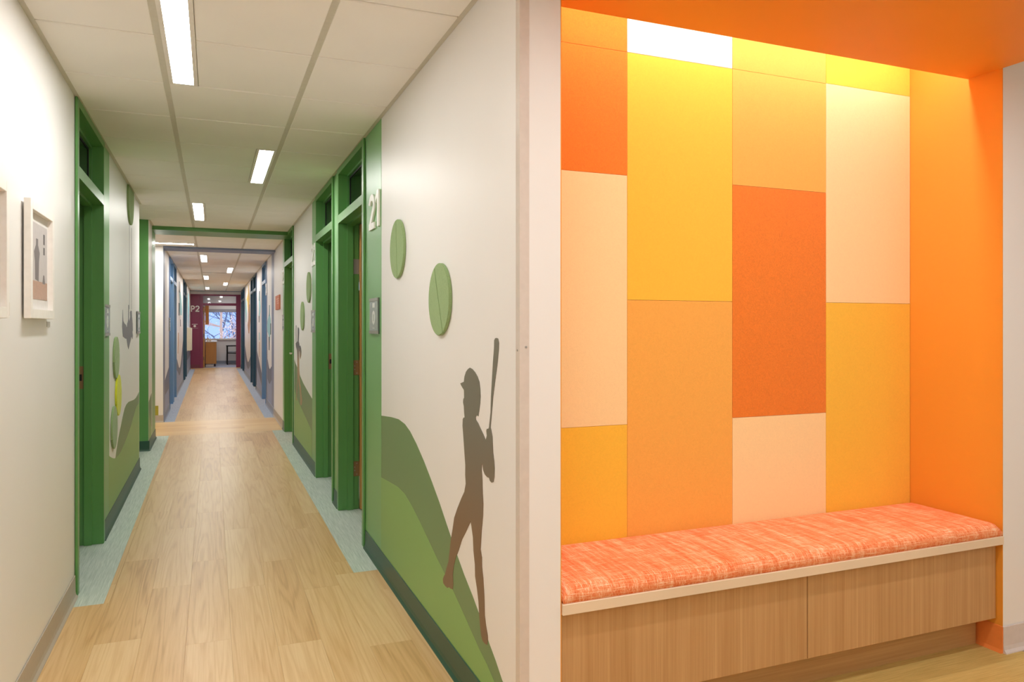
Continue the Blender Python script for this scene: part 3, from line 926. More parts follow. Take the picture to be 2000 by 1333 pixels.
# ------------------------------------------------------------------ doors
door_no = [0]
def door(face, y0, y1, zc, mat, label, strike=None, hinge=None, leaf=None, detail=True):
    """hollow-metal frame up to the ceiling with a glazed transom; depth u runs into the wall"""
    door_no[0] += 1
    sgn = 1 if face == 'R' else -1
    X0 = XR if face == 'R' else XL
    def P(u, y, z):
        return Vector((X0 + sgn * u, y, z))
    root = empty('door_%d' % door_no[0], P(0.07, (y0 + y1) / 2, 0))
    tag(root, label, 'door', kind='structure')
    for e, d in ((y1, 1), (y0, -1)):
        prof = [(-0.014, 0.055), (-0.014, 0.0), (0.05, 0.0), (0.05, -0.016), (0.095, -0.016), (0.095, 0.0), (0.138, 0.0), (0.138, 0.039), (-0.0025, 0.039), (-0.0025, 0.055)]
        prism('jamb', [P(u, e + d * v, 0.0) for u, v in prof], (0, 0, zc), mat, root, bevel=0.002)
    def bar(name, z0, z1, stop_lo, stop_hi):
        bm = bmesh.new()
        x = sorted((X0 + sgn * -0.014, X0 + sgn * 0.138))
        bm_box(bm, x[0], x[1], y0, y1, z0, z1)
        o = add(name, bm, mat, root)
        x = sorted((X0 + sgn * 0.05, X0 + sgn * 0.10))
        bm = bmesh.new()
        if stop_lo:
            bm_box(bm, x[0], x[1], y0 + 0.016, y1 - 0.016, z0 - 0.016, z0)
        if stop_hi:
            bm_box(bm, x[0], x[1], y0 + 0.016, y1 - 0.016, z1, z1 + 0.016)
        add('door_stop', bm, mat, root)
        return o
    zt = zc - 0.04
    bar('frame_head', zt, zc, True, False)
    bar('transom_bar', 2.115, 2.175, True, True)
    # transom sash: black gasket round a pane
    a, b, lo, hi = y0 + 0.016, y1 - 0.016, 2.191, zt - 0.016
    x = sorted((X0 + sgn * 0.070, X0 + sgn * 0.076))
    bm = bmesh.new()
    g = 0.012
    xs = sorted((X0 + sgn * 0.066, X0 + sgn * 0.080))
    for q in ((a, a + g, lo, hi), (b - g, b, lo, hi), (a + g, b - g, lo, lo + g), (a + g, b - g, hi - g, hi)):
        bm_box(bm, xs[0], xs[1], q[0], q[1], q[2], q[3])
    add('gasket', bm, black_rub, root)
    box('transom_pane', x[0], x[1], a + g, b - g, lo + g, hi - g, pane_m, root)
    if strike is not None:
        e, d = (y1, 1) if strike == 'far' else (y0, -1)
        sp = box('strike_plate', X0 + sgn * 0.097, X0 + sgn * 0.136, e - d * 0.0025, e - d * 0.0005, 0.97, 1.11, bronze, root)
        box('latch_hole', X0 + sgn * 0.106, X0 + sgn * 0.126, e - d * 0.0035, e - d * 0.0026, 1.02, 1.06, black_rub, sp)
        for z_ in (0.985, 1.095):
            rod('screw', P(0.116, e - d * 0.0026, z_), P(0.116, e - d * 0.0042, z_), 0.005, bronze, sp, 8)
    if hinge is not None:
        e, d = (y1, 1) if hinge == 'far' else (y0, -1)
        for z_ in (0.30, 1.05, 1.80):
            h_ = box('hinge', X0 + sgn * 0.097, X0 + sgn * 0.1385, e - d * 0.003, e - d * 0.0005, z_ - 0.055, z_ + 0.055, steel if z_ > 1.5 else bronze, root)
            rod('hinge_knuckle', P(0.144, e - d * 0.004, z_ - 0.055), P(0.144, e - d * 0.004, z_ + 0.055), 0.006, bronze, h_, 8)
            for q in (-0.04, -0.013, 0.013, 0.04):
                rod('screw', P(0.106 if abs(q) < 0.02 else 0.122, e - d * 0.003, z_ + q), P(0.106 if abs(q) < 0.02 else 0.122, e - d * 0.0045, z_ + q), 0.004, steel, h_, 8)
    if leaf == 'open':
        lf = box('door_leaf', X0 + sgn * 0.1395, X0 + sgn * 1.05, y1 - 0.055, y1 - 0.010, 0.008, 2.11, door_wood, root, 0.001)
        rod('lever_rose', P(1.0, y1 - 0.055, 1.03), P(1.0, y1 - 0.063, 1.03), 0.027, steel, lf)
        rod('lever_handle', P(1.0, y1 - 0.085, 1.03), P(0.88, y1 - 0.085, 1.03), 0.009, steel, lf)
    if leaf == 'closed':
        lf = box('door_leaf', X0 + sgn * 0.097, X0 + sgn * 0.137, y0 + 0.003, y1 - 0.003, 0.008, 2.112, door_wood, root, 0.001)
        rod('lever_rose', P(0.097, y1 - 0.07, 1.01), P(0.089, y1 - 0.07, 1.01), 0.027, trim_white, lf)
        rod('lever_neck', P(0.089, y1 - 0.07, 1.01), P(0.050, y1 - 0.07, 1.01), 0.009, trim_white, lf)
        rod('lever_handle', P(0.050, y1 - 0.06, 1.01), P(0.050, y1 - 0.19, 1.01), 0.010, trim_white, lf)
    return root

door('L', 4.335, 5.256, C1, green_paint, 'green framed door with transom on the left', strike='far')
door('R', 4.62, 5.545, C1, green_paint, 'green door frame 21 with maple door open inwards', hinge='far', leaf='open')
door('R', 5.88, 6.815, C1, green_paint, 'green door frame 22 with transom and brass strike', strike='far')
door('R', 8.925, 9.93, C1, green_paint, 'green door frame 23 with white lever handle', leaf='closed')
door('L', 13.30, 14.23, C3, blue_paint, 'nearest bright blue door frame on the left', leaf='closed')
door('L', 14.60, 15.53, C3, blue_paint, 'second bright blue door frame on the left', leaf='closed')
door('L', 19.45, 20.35, C3, teal_paint, 'nearer dark teal door frame on the left', leaf='closed')
door('L', 20.75, 21.68, C3, teal_paint, 'farther dark teal door frame on the left', leaf='closed')
door('R', 13.62, 14.55, C3, blue_paint, 'nearest blue door frame on the right', leaf='closed')
door('R', 16.70, 17.63, C3, teal_paint, 'nearer dark teal door frame on the right', leaf='closed')
door('R', 18.00, 18.93, C3, teal_paint, 'farther dark teal door frame on the right', leaf='closed')
door('R', 22.95, 23.85, C3, teal_paint, 'last but one blue door frame on the right', leaf='closed')
door('R', 24.20, 25.10, C3, teal_paint, 'last blue door frame on the right', leaf='closed')

# ------------------------------------------------------------------ plum end wall and end room
we = box('wall_end', -4.0, -0.36, YE, YE + 0.15, -0.006, 2.6, purple_paint)
tag(we, 'plum end wall carrying the white P2', 'wall', kind='structure')
tag(box('wall_end', 0.86, 5.1, YE, YE + 0.15, -0.006, 2.6, purple_paint), 'plum wall to the right of the end door', 'wall', kind='structure')
base('E', XL + 0.005, -0.36, base_plum, 'plum rubber base on the end wall', 'end')
door_no[0] += 1
de = empty('door_%d' % door_no[0], (0.235, YE + 0.07, 0))
tag(de, 'plum framed end door with transom, open to the end room', 'door', kind='structure')
box('jamb', -0.36, -0.268, YE - 0.014, YE + 0.15, -0.004, 2.385, purple_paint, de, 0.003)
box('jamb', 0.735, 0.868, YE - 0.014, YE + 0.15, -0.004, 2.385, purple_paint, de, 0.003)
box('frame_head', -0.268, 0.735, YE - 0.014, YE + 0.15, 2.335, 2.385, purple_paint, de)
box('transom_bar', -0.268, 0.735, YE - 0.014, YE + 0.15, 2.02, 2.10, purple_paint, de)
box('transom_pane', -0.268, 0.735, YE + 0.06, YE + 0.066, 2.10, 2.335, win_glass, de)
box('overhead_fill', -0.36, 0.868, YE, YE + 0.15, 2.385, 2.6, purple_paint, de)
lf = box('door_leaf', -0.266, -0.221, YE + 0.16, YE + 1.07, 0.008, 1.99, door_wood, de, 0.001)
for z_ in (0.3, 1.05, 1.8):
    box('hinge', -0.262, -0.225, YE + 0.153, YE + 0.159, z_ - 0.055, z_ + 0.055, bronze, lf)
number_sign('P2', 'E', -0.635, 1.815, 0.20, white_letter, 'raised white P2 on the plum end wall', 1, 0.95)
sg = empty('room_sign', (-0.50, YE - 0.004, 1.2))
tag(sg, 'small white printed sign below the P2', 'sign')
plate('name_bar', 'E', rect(-0.60, -0.43, 1.405, 1.42), 0.002, 0.005, white_letter, sg)
plate('emblem_disc', 'E', circle(-0.515, 1.355, 0.038, 20), 0.002, 0.005, white_letter, sg)
plate('footer_bar', 'E', rect(-0.58, -0.42, 1.282, 1.288), 0.002, 0.004, pale_print, sg)
# window wall
ww = [(-4.0, -0.75, -0.006, 2.6), (1.6, 5.1, -0.006, 2.6), (-0.75, 1.6, -0.006, 0.87), (-0.75, 1.6, 1.90, 2.6)]
for k, (a, b, z0, z1) in enumerate(ww):
    lb = ['window wall left of the glass', 'window wall right of the glass', 'pale wall below the window sill', 'pale wall above the window'][k]
    tag(box('wall_window', a, b, 28.6, 28.75, z0, z1, white_paint), lb, 'wall', kind='structure')
tag(box('ceiling', -4.0, 5.1, 26.15, 28.6, 2.52, 2.6, tile_m), 'white ceiling of the end room', 'ceiling', kind='structure')
wn = empty('window_1', (0.4, 28.65, 0.87))
tag(wn, 'wide window onto bare winter trees', 'window', kind='structure')
box('window_sill', -0.75, 1.6, 28.56, 28.62, 0.855, 0.885, trim_white, wn)
box('window_frame', -0.75, 1.6, 28.62, 28.68, 0.885, 0.91, trim_white, wn)
box('window_frame', -0.75, 1.6, 28.62, 28.68, 1.87, 1.90, trim_white, wn)
box('window_frame', -0.75, -0.71, 28.62, 28.68, 0.91, 1.87, trim_white, wn)
box('window_frame', 1.56, 1.6, 28.62, 28.68, 0.91, 1.87, trim_white, wn)
box('window_pane', -0.71, 1.56, 28.645, 28.651, 0.91, 1.87, win_glass, wn)
rb = box('roller_blind', -0.75, 1.6, 28.50, 28.59, 1.85, 1.96, plain('grey_blind_cassette', (158, 160, 170), 0.6))
tag(rb, 'grey roller blind cassette above the end window', 'blind')
base(('Y', 28.6), -0.2, 3.0, base_slate, 'grey base below the end window', 'window')
er = linear_light(0.5, 0.625, 26.7, 27.9, 2.52, 'added fill light in the end room ceiling', drop=0.006, m_=canopy_m)  # lamp added out of view to brighten the end room

# base cabinet with counter, wall cabinet
cab = empty('base_cabinet', (-0.03, 27.6, 0))
tag(cab, 'oak base cabinet left of the end room chair', 'cabinet')
box('carcass', -0.20, 0.14, 26.77, 28.5, 0.09, 0.815, door_wood, cab)
box('door_front', -0.198, 0.138, 26.75, 26.769, 0.095, 0.81, door_wood, cab, 0.001)
box('toe_kick', -0.19, 0.06, 26.80, 28.5, 0.0, 0.09, trim_white, cab)
ct = box('counter_top', -0.205, 0.16, 26.72, 28.54, 0.815, 0.845, trim_white, None, 0.002)
tag(ct, 'white counter slab on the oak base cabinet', 'counter')
uc = empty('wall_cabinet', (-0.155, 27.6, 1.41))
tag(uc, 'oak upper cabinet above the end room counter', 'cabinet')
box('carcass', -0.21, -0.10, 27.12, 28.45, 1.41, 2.10, door_wood, uc)
box('door_front', -0.21, -0.10, 27.10, 27.118, 1.412, 2.098, door_wood, uc, 0.001)
sd = empty('soap_dispenser', (-0.12, 26.9, 0.845))
tag(sd, 'white soap dispenser with dark pump on the counter', 'dispenser')
box('bottle', -0.16, -0.10, 26.87, 26.93, 0.845, 0.97, trim_white, sd, 0.012, 2)
rod('pump', (-0.13, 26.9, 0.968), (-0.13, 26.9, 1.03), 0.008, black_rub, sd)
box('nozzle', -0.165, -0.12, 26.89, 26.91, 1.025, 1.04, black_rub, sd)
pt = box('paper_stack', -0.09, -0.02, 26.82, 27.0, 0.8452, 0.93, trim_white, None, 0.003)
tag(pt, 'white tissue box beside the soap dispenser', 'box')
# chair seen from its side, facing left
ch = empty('guest_chair', (0.75, 28.1, 0))
tag(ch, 'black framed guest chair with pale seat under the window', 'chair')
for yy in (27.85, 28.35):
    rod('leg', (0.50, yy, 0.0), (0.50, yy, 0.64), 0.022, chair_black, ch)
    rod('leg', (1.02, yy, 0.0), (0.96, yy, 0.46), 0.022, chair_black, ch)
    box('armrest', 0.46, 0.98, yy - 0.03, yy + 0.03, 0.64, 0.67, chair_black, ch, 0.008, 2)
    rod('back_post', (0.96, yy, 0.44), (1.06, yy, 0.86), 0.018, chair_black, ch)
    rod('seat_rail', (0.50, yy, 0.41), (0.97, yy, 0.385), 0.018, chair_black, ch)
box('seat', 0.50, 0.98, 27.87, 28.33, 0.415, 0.475, chair_pad, ch, 0.02, 2)
prism('backrest', [(0.955, 27.89, 0.50), (0.995, 27.89, 0.50), (1.09, 27.89, 0.88), (1.05, 27.89, 0.88)], (0, 0.42, 0), chair_pad, ch)

# ------------------------------------------------------------------ winter trees outside
def tree(x, y, h, lean, seedv, bm_mat, label, leaves=0, depth=3, r=0.09):
    rnd = random.Random(seedv)
    root = empty('bare_tree', (x, y, -4.0))
    tag(root, label, 'tree', 'bare trees outside the end window')
    tr = bmesh.new()
    br = bmesh.new()
    tips = []
    base_p = Vector((x, y, -4.0))
    p = base_p
    d = Vector((lean, 0, 1)).normalized()
    segs = 9
    for i in range(segs):
        q = p + d * (h / segs)
        tube(tr, p, q, r * (1 - i / (segs + 1.5)), r * (1 - (i + 1) / (segs + 1.5)), 7)
        d = (d + Vector((rnd.uniform(-.12, .12), rnd.uniform(-.12, .12), 0))).normalized()
        p = q
        if i >= 2:
            for _ in range(2):
                ang = rnd.uniform(0, 6.28)
                bd = Vector((math.cos(ang), math.sin(ang) * 0.6, rnd.uniform(0.15, 0.9))).normalized()
                grow(br, q, bd, h * rnd.uniform(0.16, 0.26), r * 0.34 * (1 - i / (segs + 2)) + 0.012, depth - 2, rnd, tips)
    add('trunk', tr, bm_mat, root)
    add('branches', br, bm_mat, root)['kind'] = 'stuff'
    if leaves:
        lb = bmesh.new()
        for t in rnd.choices(tips, k=leaves):
            c_ = t + Vector((rnd.gauss(0, .12), rnd.gauss(0, .12), rnd.gauss(0, .12)))
            u = Vector((rnd.uniform(-1, 1), rnd.uniform(-1, 1), rnd.uniform(-1, 1))).normalized() * 0.045
            w_ = u.orthogonal().normalized() * 0.03
            lb.faces.new([lb.verts.new(c_ + u), lb.verts.new(c_ + w_), lb.verts.new(c_ - u), lb.verts.new(c_ - w_)])
        o = add('leaves', lb, leaf_m, root)
        o['kind'] = 'stuff'
def grow(bm, p, d, ln, r, depth, rnd, tips):
    n = 3
    for i in range(n):
        q = p + d * (ln / n)
        tube(bm, p, q, r * (1 - 0.2 * i), r * (1 - 0.2 * (i + 1)), 4)
        d = (d + Vector((rnd.uniform(-.25, .25), rnd.uniform(-.25, .25), rnd.uniform(-.15, .2)))).normalized()
        p = q
        tips.append(p.copy())
        if depth > 0:
            for _ in range(2 if depth > 1 else 1):
                bd = (d + Vector((rnd.uniform(-.9, .9), rnd.uniform(-.9, .9), rnd.uniform(-.5, .7)))).normalized()
                grow(bm, p, bd, ln * rnd.uniform(.45, .7), r * 0.5, depth - 1, rnd, tips)
tree(0.55, 34, 8, 0.03, 3, bark_warm, 'russet barked tree with dry leaves in the window middle', leaves=1200, depth=4, r=0.13)
tree(-0.6, 39.5, 8.5, 0.10, 5, bark, 'dark tree leaning in from the left of the window', depth=4)
tree(2.0, 45, 8.5, -0.05, 8, bark, 'dark slender tree at the right of the window')
tree(1.0, 50.5, 9, 0.02, 11, bark, 'thin tree behind the russet tree', depth=4)
tree(-0.6, 56, 9, -0.02, 13, bark, 'thin tree far behind on the left')
tree(2.6, 61.5, 9, 0.0, 17, bark, 'faint tree far behind on the right')
gr = box('ground_outside', -40, 40, 28.9, 120, -4.3, -4.0, snow_m)
tag(gr, 'frosty pale ground below the end window', 'ground', kind='structure')
bm = bmesh.new()
prof = [(70 + 4 * k, -4.0 + 9.5 * (k / 8.0) ** 0.8) for k in range(9)]
rows = []
for yv, zv in prof:
    rows.append([bm.verts.new((-40 + 80 * i / 24.0, yv, zv + 0.5 * math.sin(i * 1.3))) for i in range(25)])
for r1, r2 in zip(rows, rows[1:]):
    for i in range(24):
        bm.faces.new((r1[i], r1[i + 1], r2[i + 1], r2[i]))
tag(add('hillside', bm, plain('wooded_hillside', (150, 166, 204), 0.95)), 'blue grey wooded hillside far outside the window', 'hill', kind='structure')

# ------------------------------------------------------------------ alcove with bench
AX0, AX1, AYB = XR + WT, 3.047, 2.552
wb = box('wall_alcove', AX0 - 0.0, AX1 + 0.1, AYB, AYB + 0.12, -0.006, 2.95, white_paint)
tag(wb, 'alcove back wall covered in orange and yellow felt panels', 'wall', kind='structure')
wf = box('wall_front', AX1 + 0.003, 5.1, YF, AYB, -0.006, 2.95, white_paint)
tag(wf, 'white wall to the right of the orange alcove', 'wall', kind='structure')
tag(box('wall_alcove_right', AX1, AX1 + 0.003, YF, AYB, 0.0, 2.95, orange_paint), 'orange right cheek of the alcove', 'wall', kind='structure')
tag(box('wall_alcove_left', AX0, AX0 + 0.003, YF, AYB, 0.0, 2.95, orange_paint), 'orange left cheek of the alcove', 'wall', kind='structure')
tag(box('wall_bulkhead', AX0 + 0.003, AX1, YF, 2.25, C1, 2.95, orange_paint), 'orange upstand hiding the cove light', 'wall', kind='structure')
tag(box('ceiling_canopy', AX0 + 0.003, AX1, 0.7, 2.25, 2.432, C1 - 0.0005, orange_paint), 'orange dropped canopy ceiling over the bench', 'ceiling', kind='structure')
tag(box('ceiling_cove', AX0, AX1, 2.25, AYB, 2.94, 2.96, white_paint), 'white lid of the cove slot', 'ceiling', kind='structure')
PX = [AX0 + 0.003, 1.515, 2.022, 2.532, AX1 - 0.001]
pans = [[(0.40, 0.972, p_yellow), (0.972, 1.952, p_peach), (1.952, 2.438, p_dark), (2.438, 2.93, p_dark)],
        [(0.40, 1.462, p_mid), (1.462, 2.438, p_yellow), (2.438, 2.93, p_white)],
        [(0.40, 0.974, p_peach), (0.974, 1.952, p_dark), (1.952, 2.438, p_mid), (2.438, 2.93, p_mid)],
        [(0.40, 1.464, p_yellow), (1.464, 2.440, p_peach), (2.440, 2.93, p_yellow)]]
for k in range(4):
    for z0, z1, m_ in pans[k]:
        box('felt_panel', PX[k] + 0.0006, PX[k + 1] - 0.0006, AYB - 0.012, AYB - 0.0002, z0 + 0.0005, z1 - 0.0005, m_, wb, 0.0008)
base(('Y', YF), AX1 - 0.002, 5.1, base_grey, 'pale grey rubber base right of the alcove', 'front')
bo = prism('baseboard_alcove', [Vector((AX1 - n, YF - 0.004, v)) for n, v in ((0, 0), (0.015, 0), (0.007, 0.014), (0.004, 0.108), (0, 0.11))], (0, 0.13, 0), base_orange)
tag(bo, 'orange rubber base at the foot of the alcove cheek', 'baseboard', kind='structure')
# corner guard
bm = bmesh.new()
for a in ((XR - 0.003, XR, YF - 0.003, YF + 0.028), (XR, XR + 0.029, YF - 0.003, YF)):
    bm_box(bm, a[0], a[1], a[2], a[3], 0.11, 2.5)
cg = add('trim_5', bm, guard_m)
tag(cg, 'pale plastic corner guard on the wall end', 'corner guard', kind='structure')
rod('screw', (XR + 0.018, YF - 0.003, 1.295), (XR + 0.018, YF - 0.005, 1.295), 0.0035, steel, cg, 8)
rod('screw', (XR - 0.003, YF + 0.014, 1.285), (XR - 0.005, YF + 0.014, 1.285), 0.0035, steel, cg, 8)
# bench
bn = empty('bench_cabinet', (2.03, 2.33, 0))
tag(bn, 'oak laminate bench cabinet with two plain fronts', 'bench')
x0b, x1b = AX0 + 0.005, AX1 - 0.004
box('carcass', x0b, x1b, 2.146, 2.535, 0.135, 0.452, bench_lam, bn)
box('front_panel', x0b, 2.0285, 2.126, 2.145, 0.135, 0.446, bench_lam, bn, 0.0012)
box('front_panel', 2.0325, x1b, 2.126, 2.145, 0.135, 0.446, bench_lam, bn, 0.0012)
box('toe_kick', x0b, AX1 - 0.016, 2.205, 2.53, 0.0, 0.134, bench_lam_x, bn)
bt = box('cream_slab', AX0 + 0.0045, AX1 - 0.0025, 2.092, 2.539, 0.4525, 0.487, bench_top_m, None, 0.0015)
tag(bt, 'speckled cream slab lying on the oak bench', 'bench top')
# cushion: rounded slab
bm = bmesh.new()
cx0, cx1, cy0, cy1 = AX0 + 0.006, AX1 - 0.004, 2.094, 2.538
z0, hgt = 0.4875, 0.052
NX, NY = 48, 20
def edge_fall(t, w_):
    t = max(0.0, min(1.0, t / w_))
    return math.sqrt(max(0.0, 1 - (1 - t) ** 2))
grid = []
for i in range(NX + 1):
    row = []
    fx = i / NX
    u = 0.5 - 0.5 * math.cos(math.pi * fx)
    x = cx0 + (cx1 - cx0) * u
    for j in range(NY + 1):
        v = 0.5 - 0.5 * math.cos(math.pi * j / NY)
        y = cy0 + (cy1 - cy0) * v
        e = edge_fall(min(x - cx0, cx1 - x), 0.035) * edge_fall(min(y - cy0, cy1 - y), 0.04)
        dome = 0.006 * math.sin(math.pi * u) ** 0.5 * math.sin(math.pi * v)
        pad = 0.0012 * math.sin(x * 23) * math.exp(-((y - cy0) / 0.12) ** 2)
        row.append(bm.verts.new((x, y, z0 + 0.012 + (hgt - 0.012) * e + dome + pad)))
    grid.append(row)
for i in range(NX):
    for j in range(NY):
        bm.faces.new((grid[i][j], grid[i + 1][j], grid[i + 1][j + 1], grid[i][j + 1]))
rim = [grid[i][0] for i in range(NX + 1)] + [grid[NX][j] for j in range(1, NY + 1)] + [grid[i][NY] for i in range(NX - 1, -1, -1)] + [grid[0][j] for j in range(NY - 1, 0, -1)]
low = [bm.verts.new((min(max(v.co.x, cx0 + 0.004), cx1 - 0.004), min(max(v.co.y, cy0 + 0.004), cy1 - 0.004), z0)) for v in rim]
for i in range(len(rim)):
    j = (i + 1) % len(rim)
    bm.faces.new((rim[i], low[i], low[j], rim[j]))
bm.faces.new(low)
cu = add('bench_cushion', bm, cushion_m, None, True)
tag(cu, 'long orange crosshatch fabric cushion on the bench', 'cushion')
# cove strip, canopy light, added lobby fill lamps
cv = empty('cove_light', (2.03, 2.31, 2.75))
tag(cv, 'warm light strip hidden in the slot above the felt panels', 'cove light')
box('channel', AX0 + 0.02, AX1 - 0.02, 2.251, 2.335, 2.754, 2.775, trim_white, cv)
glow_below(box('strip', AX0 + 0.03, AX1 - 0.03, 2.262, 2.328, 2.75, 2.7535, trim_white, cv), cove_m)
linear_light(1.25, 2.81, 1.30, 1.40, 2.432, 'slim light in the orange canopy in front of the bench', drop=0.004, m_=canopy_m)
linear_light(3.6, 3.72, -0.6, 0.6, C1, 'added fill light in the lobby ceiling right of the canopy', drop=0.004, m_=lobby_fill_m)  # fill lamp added out of view to light the bench front
for k, (lx, ly) in enumerate(((1.6, -1.6), (2.6, -1.6), (1.6, -3.2), (3.2, -3.2))):  # added fill lamps out of view, brightening the near floor and ceiling
    linear_light(lx, lx + 0.125, ly, ly + 1.23, C1, ['added lobby fill light left of the pair behind the viewer', 'added lobby fill light right of the pair behind the viewer', 'added lobby fill light by the rear wall on the left', 'added lobby fill light by the rear wall on the right'][k], drop=0.004, m_=lobby_fill_m)

# ------------------------------------------------------------------ felt discs
def felt_disc(face, u, v, m_, ang, label, r=0.148, cut=None, th=0.014):
    root = empty('felt_disc', fp(face, u, v - r, 0))
    tag(root, label, 'felt disc', 'round felt discs on the corridor walls')
    for s in (0, 180):
        pts = []
        for i in range(29):
            t = math.radians(ang + s + 180.0 * i / 28)
            uu, vv = r * math.cos(t), r * math.sin(t)
            n_ = math.radians(ang + s + 90)
            uu += 0.0012 * math.cos(n_)
            vv += 0.0012 * math.sin(n_)
            vv = v + vv
            if cut is not None:
                vv = min(vv, cut)
            pts.append((u + uu, vv))
        plate('felt_half', face, pts, 0.0006, th, m_, root, bevel=0.002)
    return root
felt_disc('R', 3.686, 1.748, felt_green, 84, 'upper sage felt disc beside the number 21 panel')
felt_disc('R', 2.94, 1.469, felt_green, 66, 'large nearest sage felt disc above the batter')
felt_disc('R', 7.396, 1.733, felt_green, 88, 'upper sage felt disc beyond the number 22 panel')
felt_disc('R', 7.94, 1.463, felt_green, 86, 'lower sage felt disc above the small batter')
felt_disc('L', 5.965, 1.134, felt_green, 12, 'sage felt disc just above the lime one')
felt_disc('L', 6.095, 0.856, felt_lime, 24, 'lime yellow felt disc between two sage ones')
felt_disc('L', 5.846, 0.652, felt_green, 30, 'lowest sage felt disc below the lime one')
felt_disc('L', 6.976, 2.432, felt_green, 90, 'sage felt disc cut off by the ceiling', r=0.225, cut=C1 - 0.004)

# ------------------------------------------------------------------ signs and numbers
def room_sign(face, u_l, u_r, v0, v1, label):
    """frosted plaque with dark clips; u_l is the reader's left"""
    d = 1 if u_r > u_l else -1
    w_ = abs(u_r - u_l)
    root = empty('room_sign', fp(face, (u_l + u_r) / 2, v0, 0))
    tag(root, label, 'sign', 'frosted room signs')
    a, b = min(u_l, u_r), max(u_l, u_r)
    plate('sign_back', face, rect(a, b, v0, v1), 0.0013, 0.008, sign_clip, root)
    plate('sign_face', face, rect(a + 0.004, b - 0.004, v0 + 0.018, v1 - 0.018), 0.0081, 0.013, sign_face, root)
    plate('clip', face, rect(a, b, v1 - 0.017, v1), 0.0081, 0.015, steel, root)
    plate('clip', face, rect(a, b, v0, v0 + 0.017), 0.0081, 0.015, steel, root)
    hcen = u_l + d * w_ * 0.52
    plate('number_square', face, rect(hcen + d * 0.0 - 0.032 * 1, hcen + 0.032, v1 - 0.055, v1 - 0.028), 0.0131, 0.0136, pale_print, root)
    ring = plate('emblem_disc', face, circle(hcen, v0 + (v1 - v0) * 0.45, 0.042, 28), 0.0131, 0.0136, pale_print, root)
    plate('emblem_mark', face, rect(hcen - 0.008, hcen + 0.008, v0 + (v1 - v0) * 0.45 - 0.02, v0 + (v1 - v0) * 0.45 + 0.02), 0.0137, 0.0140, sign_face, ring)
    plate('footer_line', face, rect(hcen - 0.03, hcen + 0.03, v0 + 0.030, v0 + 0.034), 0.0131, 0.0136, pale_print, root)
    return root
room_sign('R', 4.38, 4.152, 1.315, 1.52, 'frosted room sign on the green panel nearest the batter mural')
room_sign('R', 7.17, 6.885, 1.30, 1.505, 'frosted room sign between the upper felt disc and the strike plate door')
room_sign('R', 10.26, 10.01, 1.30, 1.505, 'frosted room sign beside the white lever handle')
room_sign('L', 5.315, 5.57, 1.296, 1.498, 'frosted room sign beside the left green door')
room_sign('L', 7.55, 7.80, 1.289, 1.493, 'frosted room sign at the left recess corner')
room_sign('L', 13.06, 13.24, 1.28, 1.49, 'frosted room sign before the first left blue door')
number_sign('21', 'R', 4.412, 1.922, 0.205, white_letter, 'raised white number 21 on the nearest green panel', -1)
number_sign('22', 'R', 7.172, 1.915, 0.20, white_letter, 'raised white number 22 on the second green panel', -1, 1.05)
number_sign('23', 'R', 10.285, 1.91, 0.20, white_letter, 'raised white number 23 on the third green panel', -1, 1.0)
number_sign('24', 'R', 13.58, 1.89, 0.20, white_letter, 'raised white number beside the first right blue door', -1, 1.0)
os_ = empty('wayfinding_sign', fp('R', 11.02, 1.592, 0))
tag(os_, 'terracotta orange sign on the white wall past door 23', 'sign')
plate('sign_board', 'R', rect(10.68, 11.36, 1.592, 1.792), 0.0006, 0.016, plain('terracotta_sign', (206, 122, 88), 0.5), os_)
for k in range(3):
    plate('text_line', 'R', rect(10.78, 11.15 - 0.05 * k, 1.735 - 0.03 * k, 1.747 - 0.03 * k), 0.0161, 0.0166, plain('pale_terracotta_print', (232, 176, 150), 0.5), os_)

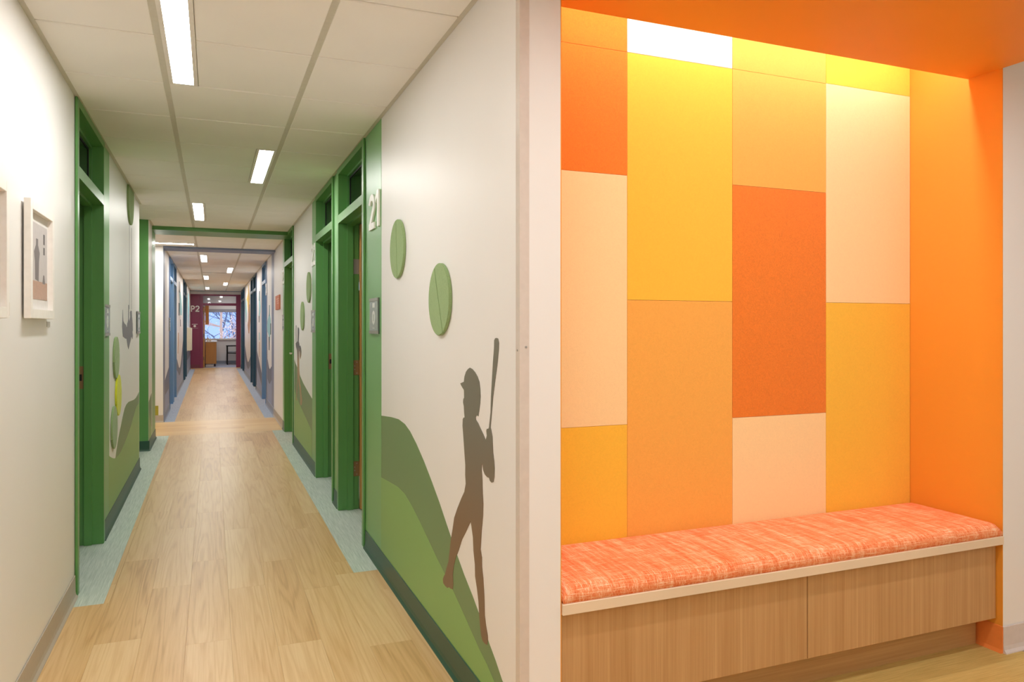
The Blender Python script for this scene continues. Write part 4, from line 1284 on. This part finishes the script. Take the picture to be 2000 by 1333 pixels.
# ------------------------------------------------------------------ framed pictures
fr_white = plain('white_picture_frame', (246, 243, 239), 0.45)
mat_board = plain('picture_mat', (226, 222, 220), 0.8)
pic_sky = plain('picture_grey_wall', (196, 190, 190), 0.7)
pic_ground = felt('picture_brown_floor', (162, 118, 88), 0.75, 1.2)
pic_fig = plain('picture_grey_figure', (128, 122, 124), 0.7)
pic_dark = plain('picture_dark_marks', (96, 92, 94), 0.7)
def picture(y0, y1, z0, z1, label):
    root = empty('framed_picture', fp('L', (y0 + y1) / 2, z0, 0))
    tag(root, label, 'picture')
    w_, d0, d1 = 0.035, 0.008, 0.030
    plate('frame_bar', 'L', rect(y0, y0 + w_, z0, z1), d0, d1, fr_white, root, bevel=0.001)
    plate('frame_bar', 'L', rect(y1 - w_, y1, z0, z1), d0, d1, fr_white, root, bevel=0.001)
    plate('frame_bar', 'L', rect(y0 + w_, y1 - w_, z0, z0 + w_), d0, d1, fr_white, root, bevel=0.001)
    plate('frame_bar', 'L', rect(y0 + w_, y1 - w_, z1 - w_, z1), d0, d1, fr_white, root, bevel=0.001)
    plate('mat_board', 'L', rect(y0 + w_, y1 - w_, z0 + w_, z1 - w_), 0.008, 0.012, mat_board, root)
    a, b, c_, d = y0 + 0.045, y1 - 0.055, z0 + 0.075, z1 - 0.07
    pr = plate('print', 'L', rect(a, b, c_, d), 0.0121, 0.0126, pic_sky, root)
    pr['label'] = 'pale print of a figure on a brown floor'
    h = d - c_
    plate('print_floor', 'L', rect(a, b, c_, c_ + h * 0.24), 0.0127, 0.0130, pic_ground, pr)
    m_ = (a + b) / 2 - 0.02
    plate('print_figure', 'L', [(m_ - 0.03, c_ + h * 0.26), (m_ + 0.03, c_ + h * 0.24), (m_ + 0.035, c_ + h * 0.5), (m_ + 0.05, c_ + h * 0.62), (m_ + 0.02, c_ + h * 0.72), (m_ + 0.02, c_ + h * 0.80), (m_ - 0.015, c_ + h * 0.80), (m_ - 0.015, c_ + h * 0.72), (m_ - 0.05, c_ + h * 0.62), (m_ - 0.035, c_ + h * 0.5)], 0.0127, 0.0131, pic_fig, pr)
    plate('print_figure', 'L', [(m_ + 0.10, c_ + h * 0.22), (m_ + 0.15, c_ + h * 0.22), (m_ + 0.135, c_ + h * 0.34), (m_ + 0.115, c_ + h * 0.34)], 0.0127, 0.0131, pic_fig, pr)
    for uu, v0, v1 in ((a + 0.05, 0.66, 0.74), (a + 0.05, 0.78, 0.92), (b - 0.06, 0.62, 0.72), (b - 0.06, 0.76, 0.90)):
        plate('print_mark', 'L', rect(uu - 0.012, uu + 0.012, c_ + h * v0, c_ + h * v1), 0.0127, 0.0131, pic_dark, pr)
    x_ = XL + 0.020
    return root
picture(3.155, 3.595, 1.388, 1.826, 'white framed print of a standing figure on the left wall')
picture(2.41, 2.85, 1.385, 1.826, 'white framed picture cut off at the left edge')
tg = plate('wall_label', 'L', rect(3.60, 3.665, 1.356, 1.378), 0.0006, 0.002, plain('grey_caption_card', (176, 172, 166), 0.6))
tag(tg, 'small grey caption card below the framed figure print', 'caption card')
tg = plate('wall_label', 'L', rect(2.94, 2.985, 1.395, 1.44), 0.0006, 0.002, plain('pale_caption_card', (222, 216, 206), 0.6))
tag(tg, 'small pale caption card right of the cut off picture', 'caption card')

# cream wall cabinet in the blue hall
wc = empty('wall_file_box', fp('L', 22.7, 0.674, 0))
tag(wc, 'cream ribbed wall box near the plum end wall', 'wall box')
cream = plain('cream_enamel', (222, 216, 196), 0.5)
box('carcass', XL + 0.001, XL + 0.085, 22.38, 23.0, 0.674, 1.31, cream, wc, 0.004)
for k in range(3):
    box('front_slat', XL + 0.086, XL + 0.118, 22.385 + k * 0.207, 22.385 + k * 0.207 + 0.198, 0.68, 1.305, cream, wc, 0.004)
